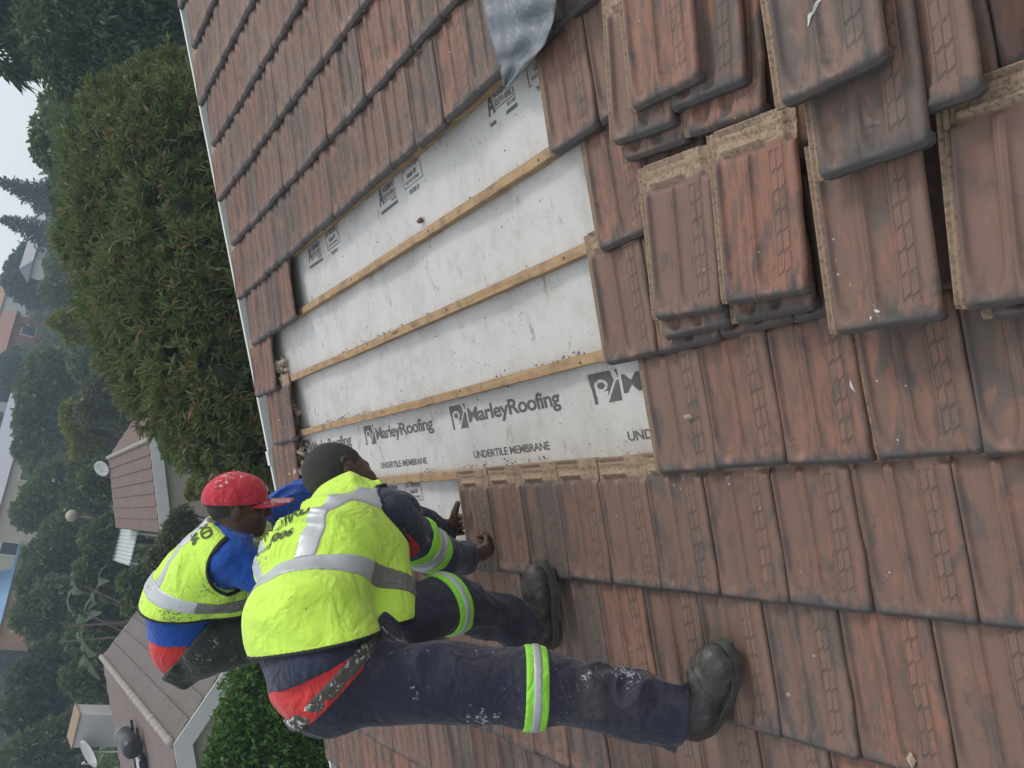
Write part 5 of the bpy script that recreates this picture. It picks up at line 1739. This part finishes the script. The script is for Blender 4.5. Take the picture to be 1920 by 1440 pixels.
for px, py, lb in ((215, 1010, "leafy bush filling the gap beside the white carport"), (205, 1070, "leafy bush under the banana plants by the carport"), (200, 1130, "leafy bush at the foot of the tangled stems"), (190, 1200, "leafy bush along the back edge of the grey roof"), (180, 1270, "leafy bush behind the grey roof's left slope"), (215, 900, "leafy bush behind the back of the brown roof")):
    crown_tree(lb, px, py, 33, [(px, py, 26), (px - 22, py + 14, 22), (px - 18, py - 20, 22), (px + 12, py + 24, 18), (px + 10, py - 22, 18), (px - 42, py, 22)], 4200, (.26, .12), M_MID, name="leafy_bush", shell=.45)
# bare stems in the thicket
for k in range(9):
    px = rg.uniform(150, 215); py = rg.uniform(1080, 1200); t = rg.uniform(28, 34)
    q = np3(lift(px, py, t)); g = float(ground_z(q[0], q[1]))
    b = MB().tube([(0, 0, 0), (rg.normal() * .3, 0, (q[2] - g) * .5), (rg.normal() * .8, 0, q[2] - g + .8)], [.07, .05, .02], 6)
    o = b.build("bare_stem", MAT_BARK_PALE); o.location = (q[0], q[1], g)
    tag(o, "bare pale stem standing in the thicket behind the grey roof", "stem", "bare stems in the thicket")

# undergrowth that hides the soil of the valley
cov_P, cov_D = [], []
for k in range(26000):
    y = rg.uniform(20, 74); x = rg.uniform(-.36 * y - 4, .55 * y + 4)
    if (-1.6 < x < 5.2 and 21 < y < 32) or (-8.5 < x < 0.5 and 13 < y < 26): continue
    h_ = max(0, .9 + .9 * math.sin(x * .9 + 2 * math.sin(y * .31)) * math.sin(y * .55))
    cov_P.append((x, y, float(ground_z(x, y)) + rg.uniform(0, .3) + h_ * rg.random())); cov_D.append(rg.normal(size=3) + np.array([0, 0, .8]))
o = leaf_mesh("undergrowth", np.array(cov_P), np.array(cov_D), .55, .26, M_MID, None, rg, .2)
o["kind"] = "stuff"; o["label"] = "low green undergrowth covering the valley floor"; o["category"] = "undergrowth"
fp, fd = [], []
for k in range(3400):
    y = rg.uniform(80, 182); x = rg.uniform(-.45 * y - 6, .7 * y)
    c = np.array([x, y, float(ground_z(x, y)) + rg.uniform(1.5, 5)])
    R = rg.uniform(1.5, 3.2)
    for j in range(9):
        dv = rg.normal(size=3); dv /= np.linalg.norm(dv); dv[2] = abs(dv[2])
        fp.append(c + dv * R); fd.append(dv + rg.normal(size=3) * .6)
o = leaf_mesh("hillside_wood", np.array(fp), np.array(fd), 1.6, 1.0, M_DARK, None, rg, .1)
o["kind"] = "stuff"; o["label"] = "distant wooded hillside across the valley"; o["category"] = "wood"

# =================================================================== houses
def roof_sheet_material(name, c1, c2, scale):
    a = NT(name)
    co = a.coord()
    n1 = a.noise(co, 1.6, 5, .65); n2 = a.noise(a.mapping(co, (2, 14, 2)), 1.0, 4, .7)
    c = a.mix(n1, c1, c2); c = a.mix(a.ramp(n2, .5, .75, 0, .45), c, tuple(x * .55 for x in c1))
    wv = a.n("ShaderNodeTexWave", wave_type='BANDS', bands_direction='Y', i_Vector=co, i_Scale=scale, i_Distortion=0.2)
    a.bump(wv.outputs[0], .5, .03)
    a.set(color=c, rough=.85)
    return a.m
MAT_BROWNROOF = roof_sheet_material("brown_concrete_tile", (0.115, 0.070, 0.060), (0.175, 0.118, 0.100), 1.1)
MAT_GREYROOF = roof_sheet_material("grey_fibre_sheet", (0.105, 0.090, 0.082), (0.165, 0.145, 0.132), 2.4)
MAT_LEFTROOF = roof_sheet_material("brown_grey_fibre_sheet", (0.13, 0.095, 0.085), (0.20, 0.155, 0.14), 2.4)
MAT_RIDGE = plain("pale_ridge_mortar", (0.30, 0.265, 0.24), 0.95, var=.3, scale=6, bump=.4)
MAT_BARGE = plain("white_barge_board", (0.60, 0.61, 0.60), 0.6, var=.1)
MAT_BEIGE = plain("beige_plaster", (0.40, 0.37, 0.31), 0.9, var=.1, scale=1.5)
MAT_GLASS = plain("dark_window_glass", (0.03, 0.035, 0.04), 0.12, var=.2)
MAT_FRAME = plain("white_window_frame", (0.6, 0.6, 0.58), 0.5)
MAT_TIN = plain("white_corrugated_tin", (0.50, 0.53, 0.53), 0.5, var=.12)
MAT_CREAM = plain("cream_flat_roof", (0.52, 0.51, 0.42), 0.7, var=.08)
MAT_DARKMETAL = plain("black_metal", (0.02, 0.022, 0.026), 0.35, var=.2)
MAT_GREYWALL = plain("pale_grey_panel", (0.45, 0.455, 0.44), 0.75, var=.1, scale=2)

def gable_house(name, label, x_r, y0, y1, z_r, left, right, g, mats, courses, lap=.03):
    """ridge along y at x_r; left/right = (run, drop) of the slopes; courses = how many strips on each slope"""
    root = empty(name, (x_r, y0, g))
    Z = z_r - g; D_ = y1 - y0
    for sgn, (run, drop), n, mat, rows in ((-1, left, courses[0], mats['roof_l'], courses[2]), (1, right, courses[1], mats['roof_r'], courses[2])):
        L_ = math.hypot(run, drop); ux = sgn * run / L_; uz = -drop / L_
        nx, nz = -uz * sgn, abs(ux)
        nrm_ = Vector((sgn * drop / L_, 0, run / L_))
        for i in range(n):
            for j in range(rows):
                a0 = i * L_ / n; a1 = (i + 1) * L_ / n + lap
                ya = j * D_ / rows + (.01 if j else 0); yb = (j + 1) * D_ / rows
                b = MB()
                p0 = Vector((ux * a0, 0, Z + uz * a0)) + nrm_ * .0; p1 = Vector((ux * a1, 0, Z + uz * a1)) + nrm_ * .035
                q = [p0, p1, p1 + nrm_ * .03, p0 + nrm_ * .03]
                vs = [Vector((v.x, ya, v.z)) for v in q] + [Vector((v.x, yb, v.z)) for v in q]
                b.add(vs, [(0, 1, 2, 3), (7, 6, 5, 4), (0, 4, 5, 1), (1, 5, 6, 2), (2, 6, 7, 3), (3, 7, 4, 0)])
                b.build("roof_sheet", mat, root)
        # barge boards at both gables
        for yy in (-.05, D_ + .02):
            b = MB()
            p0 = Vector((0, 0, Z)); p1 = Vector((ux * L_, 0, Z + uz * L_))
            dn = Vector((0, 0, -.26))
            q = [p0 + Vector((0, 0, .04)), p1 + Vector((0, 0, .04)), p1 + dn, p0 + dn]
            vs = [Vector((v.x, yy, v.z)) for v in q] + [Vector((v.x, yy + .035, v.z)) for v in q]
            b.add(vs, [(0, 1, 2, 3), (7, 6, 5, 4), (0, 4, 5, 1), (1, 5, 6, 2), (2, 6, 7, 3), (3, 7, 4, 0)])
            b.build("barge_board", MAT_BARGE, root)
    ml = MB()
    nr = max(6, int(D_ / .4))
    for i in range(nr):
        b = MB().tube([(0, i * D_ / nr, Z + .05), (0, (i + 1) * D_ / nr + .02, Z + .065)], [.065, .072], 8)
        b.build("ridge_tile", mats['ridge'], root, True)
    # walls: pentagon gables and the long sides
    xl, xr_ = -left[0] * .90, right[0] * .90
    zl, zr_ = Z - left[1] * .90, Z - right[1] * .90
    b = MB()
    for ya, yb in ((.15, .35), (D_ - .35, D_ - .15)):
        pent = [(xl, 0), (xr_, 0), (xr_, zr_ - .04), (0, Z - .04), (xl, zl - .04)]
        vs = [(x, ya, z) for x, z in pent] + [(x, yb, z) for x, z in pent]
        b.add(vs, [(4, 3, 2, 1, 0), (5, 6, 7, 8, 9)] + [(i, (i + 1) % 5, 5 + (i + 1) % 5, 5 + i) for i in range(5)])
    b.box((xl, .35, 0), (xl + .2, D_ - .35, zl - .12)); b.box((xr_ - .2, .35, 0), (xr_, D_ - .35, zr_ - .12))
    b.build("wall", mats['wall'], root)
    tag(root, label, "house")
    return root

H1G = -5.0
h1 = gable_house("brown_roof_house", "beige house with a ridged brown tiled roof and white barge boards in the valley", 1.75, 22.0, 30.2, -1.62, (2.25, .75), (2.25, .75), H1G, dict(roof_l=MAT_BROWNROOF, roof_r=MAT_BROWNROOF, ridge=MAT_RIDGE, wall=MAT_BEIGE), (7, 7, 8))
H2G = -5.4
pk = np3(lift(327, 1412, 14.2)); bk = np3(lift(197, 1222, 23.5))
h2 = gable_house("grey_roof_house", "grey sheet roofed house with a pale mortared ridge and white barge board", float((pk[0] + bk[0]) / 2), 14.2, 23.5, float((pk[2] + bk[2]) / 2), (3.2, 1.25), (2.7, 1.30), H2G, dict(roof_l=MAT_LEFTROOF, roof_r=MAT_GREYROOF, ridge=MAT_RIDGE, wall=MAT_BEIGE), (8, 8, 1))

# dishes, carport, sheds
def dish(px, py, t, r, label, aim, pole=1.2):
    c = np3(lift(px, py, t))
    root = empty("satellite_dish", tuple(c - np.array([0, 0, pole])))
    MB().tube([(0, 0, 0), (0, 0, pole)], [.025, .02], 6).build("pole", MAT_FRAME, root)
    aim = vnorm(aim); s_ = vnorm(np.cross(aim, [0, 0, 1])); u_ = np.cross(s_, aim)
    b = MB(); nr, na = 4, 16
    for side_ in (0, 1):
        for i in range(nr + 1):
            for k in range(na):
                q = i / nr * r; a_ = 2 * math.pi * k / na
                b.v.append(tuple(np.array([0, 0, pole]) + s_ * q * math.cos(a_) * .9 + u_ * q * math.sin(a_) + aim * (.22 * q * q / r - side_ * .012)))
    for side_ in (0, 1):
        o_ = side_ * (nr + 1) * na
        for i in range(nr):
            for k in range(na):
                f = (o_ + i * na + k, o_ + i * na + (k + 1) % na, o_ + (i + 1) * na + (k + 1) % na, o_ + (i + 1) * na + k)
                b.f.append(f if side_ == 0 else f[::-1])
    for k in range(na):
        a_, b_ = nr * na + k, nr * na + (k + 1) % na; o_ = (nr + 1) * na
        b.f.append((a_, b_, o_ + b_, o_ + a_))
    b.build("reflector", MAT_GREYWALL, root, True)
    tip = np.array([0, 0, pole]) + aim * r * .8 - u_ * r * .3
    MB().tube([tuple(np.array([0, 0, pole]) - u_ * r * .9), tuple(tip)], [.012, .012], 6).build("arm", MAT_FRAME, root)
    MB().tube([tuple(tip), tuple(tip - aim * .08)], [.03, .03], 6).build("receiver", MAT_FRAME, root)
    tag(root, label, "satellite dish")
dish(193, 878, 30.2, .30, "white satellite dish at the end of the brown roof's ridge", (-.4, -.6, .6), .45)
dish(172, 1410, 25, .42, "grey satellite dish on a tall pole behind the grey roofed house", (-.5, -.3, .8), 2.6)

cp = empty("carport", (-1.15, 31.0, -4.9))
for i in range(9):
    b = MB(); x0 = -.58 + i * .13
    b.add([(x0, -1.9, 2.02), (x0 + .065, -1.9, 2.06), (x0 + .13, -1.9, 2.02), (x0 + .13, 2.2, 2.12), (x0 + .065, 2.2, 2.16), (x0, 2.2, 2.12), (x0, -1.9, 2.0), (x0 + .13, -1.9, 2.0), (x0 + .13, 2.2, 2.1), (x0, 2.2, 2.1)],
          [(0, 1, 4, 5), (1, 2, 3, 4), (6, 9, 8, 7), (0, 6, 7, 2), (0, 2, 1), (5, 4, 3), (5, 3, 8, 9), (0, 5, 9, 6), (2, 7, 8, 3)])
    b.build("roof_rib", MAT_TIN, cp)
for x, y in ((-.5, -1.7), (.5, -1.7), (-.5, 2.0), (.5, 2.0)):
    MB().box((x - .04, y - .04, 0), (x + .04, y + .04, 2.0)).build("post", MAT_FRAME, cp)
tag(cp, "small carport with a white corrugated roof on thin posts", "carport")

fr = empty("flat_roof_shed", (.85, 23.5, -5.0))
MB().box((-.55, -2.2, 1.12), (.75, 2.2, 1.22)).build("roof_slab", MAT_CREAM, fr)
MB().box((-.45, -2.0, 0), (.65, 2.0, 1.12)).build("wall", MAT_BEIGE, fr)
MB().box((-.58, -2.25, 1.222), (.78, -2.12, 1.27)).build("edge_trim", MAT_BARGE, fr)
tag(fr, "low shed with a cream flat roof near the beige gable", "shed")

c = np3(lift(176, 1360, 26))
bx_ = empty("panel_shed", (c[0], c[1], float(ground_z(c[0], c[1]))))
hz_ = c[2] - float(ground_z(c[0], c[1]))
MB().box((-.42, -.7, 0), (.42, .7, hz_ + .50)).build("wall", MAT_GREYWALL, bx_)
MB().box((-.45, -.73, hz_ + .502), (.45, .73, hz_ + .53)).build("roof_edge", plain("rusty_edge", (0.25, 0.17, 0.10), .8), bx_)
tag(bx_, "boxy pale grey shed rising behind the grey roofed house", "shed")

# solar water heater on the far slope of the grey roof
hx = float((pk[0] + bk[0]) / 2); hz = float((pk[2] + bk[2]) / 2)
def on_left_slope(run, y, up=0.0):
    return Vector((hx - run, y, hz - run * 1.25 / 3.2 + .09 + up))
gy = empty("solar_water_heater", on_left_slope(.9, 17.2))
gl = on_left_slope(.9, 17.2)
b = MB().tube([on_left_slope(.85, 17.5, .22) - gl, on_left_slope(.85, 17.53, .22) - gl, on_left_slope(.85, 18.7, .22) - gl, on_left_slope(.85, 18.73, .22) - gl], [.15, .18, .18, .15], 20); b.build("tank", MAT_DARKMETAL, gy, True)
b = MB().tube([on_left_slope(.85, 18.74, .22) - gl, on_left_slope(.85, 18.80, .22) - gl], [.18, .14], 20); b.build("end_cap", MAT_BARGE, gy, True)
for k in range(2):
    y = 17.75 + k * .7
    MB().beam(on_left_slope(.5, y, .06) - gl, on_left_slope(1.25, y, .06) - gl, .05, .05).build("bracket", MAT_DARKMETAL, gy)
q0, q1 = on_left_slope(1.1, 18.1, .07) - gl, on_left_slope(2.9, 18.1, .07) - gl
MB().beam(q0, q1, .8, .06, (0, 0, 1)).build("collector", MAT_GREYWALL, gy)
for k in (-.43, .43):
    MB().beam(q0 + Vector((0, k, .02)), q1 + Vector((0, k, .02)), .05, .09).build("rail", MAT_DARKMETAL, gy)
tag(gy, "black solar water heater tank with collector on the grey roof", "water heater")

# street lamp with a round head in the valley
c = np3(lift(142, 968, 42)); gz0 = float(ground_z(c[0], c[1]))
sl = empty("street_lamp", (c[0], c[1], gz0))
MB().tube([(0, 0, 0), (0, 0, c[2] - gz0)], [.07, .05], 8).build("pole", MAT_BARK_PALE, sl, True)
MB().tube([(0, 0, c[2] - gz0 - .1), (0, 0, c[2] - gz0 + .05), (0, 0, c[2] - gz0 + .3), (0, 0, c[2] - gz0 + .42)], [.1, .27, .27, .08], 12).build("lamp_head", plain("pale_lamp", (.42, .38, .26), .7), sl, True)
tag(sl, "slim street lamp with a pale drum head among the trees", "lamp")

# far houses on the hillside
def far_house(px, py, t, rot, w, d, wh, rh, wall, roofm, label, nwin=4, floors=1):
    c = np3(lift(px, py, t))
    root = empty("hillside_house", (c[0], c[1], c[2]), (0, 0, rot))
    MB().box((-w / 2, -d / 2, -6), (w / 2, d / 2, wh)).build("wall", wall, root)
    e = .4
    b = MB(); b.add([(-w/2-e, -d/2-e, wh + .02), (w/2+e, -d/2-e, wh + .02), (w/2+e, d/2+e, wh + .02), (-w/2-e, d/2+e, wh + .02), (-w/2-e, 0, wh + rh), (w/2+e, 0, wh + rh)], [(0, 1, 5, 4), (2, 3, 4, 5), (0, 4, 3), (1, 2, 5), (0, 3, 2, 1)])
    b.build("roof", roofm, root)
    for f in range(floors):
        for i in range(nwin):
            x = -w / 2 + w * (i + .5) / nwin
            z0 = wh - 2.0 - f * 2.8
            wdw = MB().box((x - .55, -d / 2 - .06, z0), (x + .55, -d / 2 - .005, z0 + 1.3)).build("window", MAT_FRAME, root)
            MB().box((x - .45, -d / 2 - .09, z0 + .1), (x + .45, -d / 2 - .062, z0 + 1.2)).build("pane", MAT_GLASS, wdw)
    tag(root, label, "house")
MAT_LILAC = plain("pale_lilac_roof", (0.30, 0.30, 0.34), .8, var=.1)
MAT_BLUEROOF = plain("blue_sheet_roof", (0.10, 0.24, 0.42), .5, var=.15)
MAT_ORANGE = plain("orange_plaster", (0.42, 0.20, 0.10), .9, var=.1)
MAT_BRICK = plain("red_brick_wall", (0.28, 0.13, 0.09), .9, var=.3, scale=3)
MAT_WHITEW = plain("white_plaster", (0.6, 0.6, 0.57), .9, var=.08)
far_house(44, 905, 78, .18, 15, 6, 1.2, 1.5, plain("cream_plaster", (.50, .44, .33), .9, var=.1), MAT_LILAC, "long cream house with a pale lilac roof and a row of windows on the hillside", 5)
far_house(26, 1125, 76, .25, 7, 6, .6, 1.1, MAT_ORANGE, MAT_BLUEROOF, "orange plastered house with a blue roof on the hillside", 3)
far_house(52, 648, 92, -.1, 5, 5, 1.6, 1.3, MAT_BRICK, plain("rust_roof", (.24, .12, .085), .85), "small red brick house on the hillside below the skyline", 2)
far_house(34, 588, 105, .3, 6, 6, 1.6, 2.2, MAT_WHITEW, plain("terracotta_roof", (.30, .16, .09), .85), "white house with a steep terracotta roof on the skyline", 3)
far_house(95, 470, 80, .2, 4.5, 4, 1.0, .9, MAT_WHITEW, MAT_LILAC, "small white house peeping out below the round skyline tree", 2)
far_house(14, 752, 100, .1, 9, 6, 1.8, 1.4, MAT_WHITEW, plain("rust_roof2", (.26, .12, .085), .85), "white house with a rust red roof high on the hillside", 3)

# =================================================================== hazy air
a = bpy.data.materials.new("valley_haze"); a.use_nodes = True
nt_ = a.node_tree; nt_.nodes.remove(nt_.nodes["Principled BSDF"])
pv = nt_.nodes.new("ShaderNodeVolumePrincipled")
pv.inputs["Color"].default_value = (0.66, 0.82, 1.0, 1)
pv.inputs["Density"].default_value = 0.0029
pv.inputs["Anisotropy"].default_value = 0.2
nt_.links.new(pv.outputs[0], nt_.nodes["Material Output"].inputs["Volume"])
hb = MB().box((-191, -191, -9), (191, 191, 30)).build("haze", a)
hb["kind"] = "stuff"; hb["label"] = "thin bluish haze over the valley"; hb["category"] = "haze"
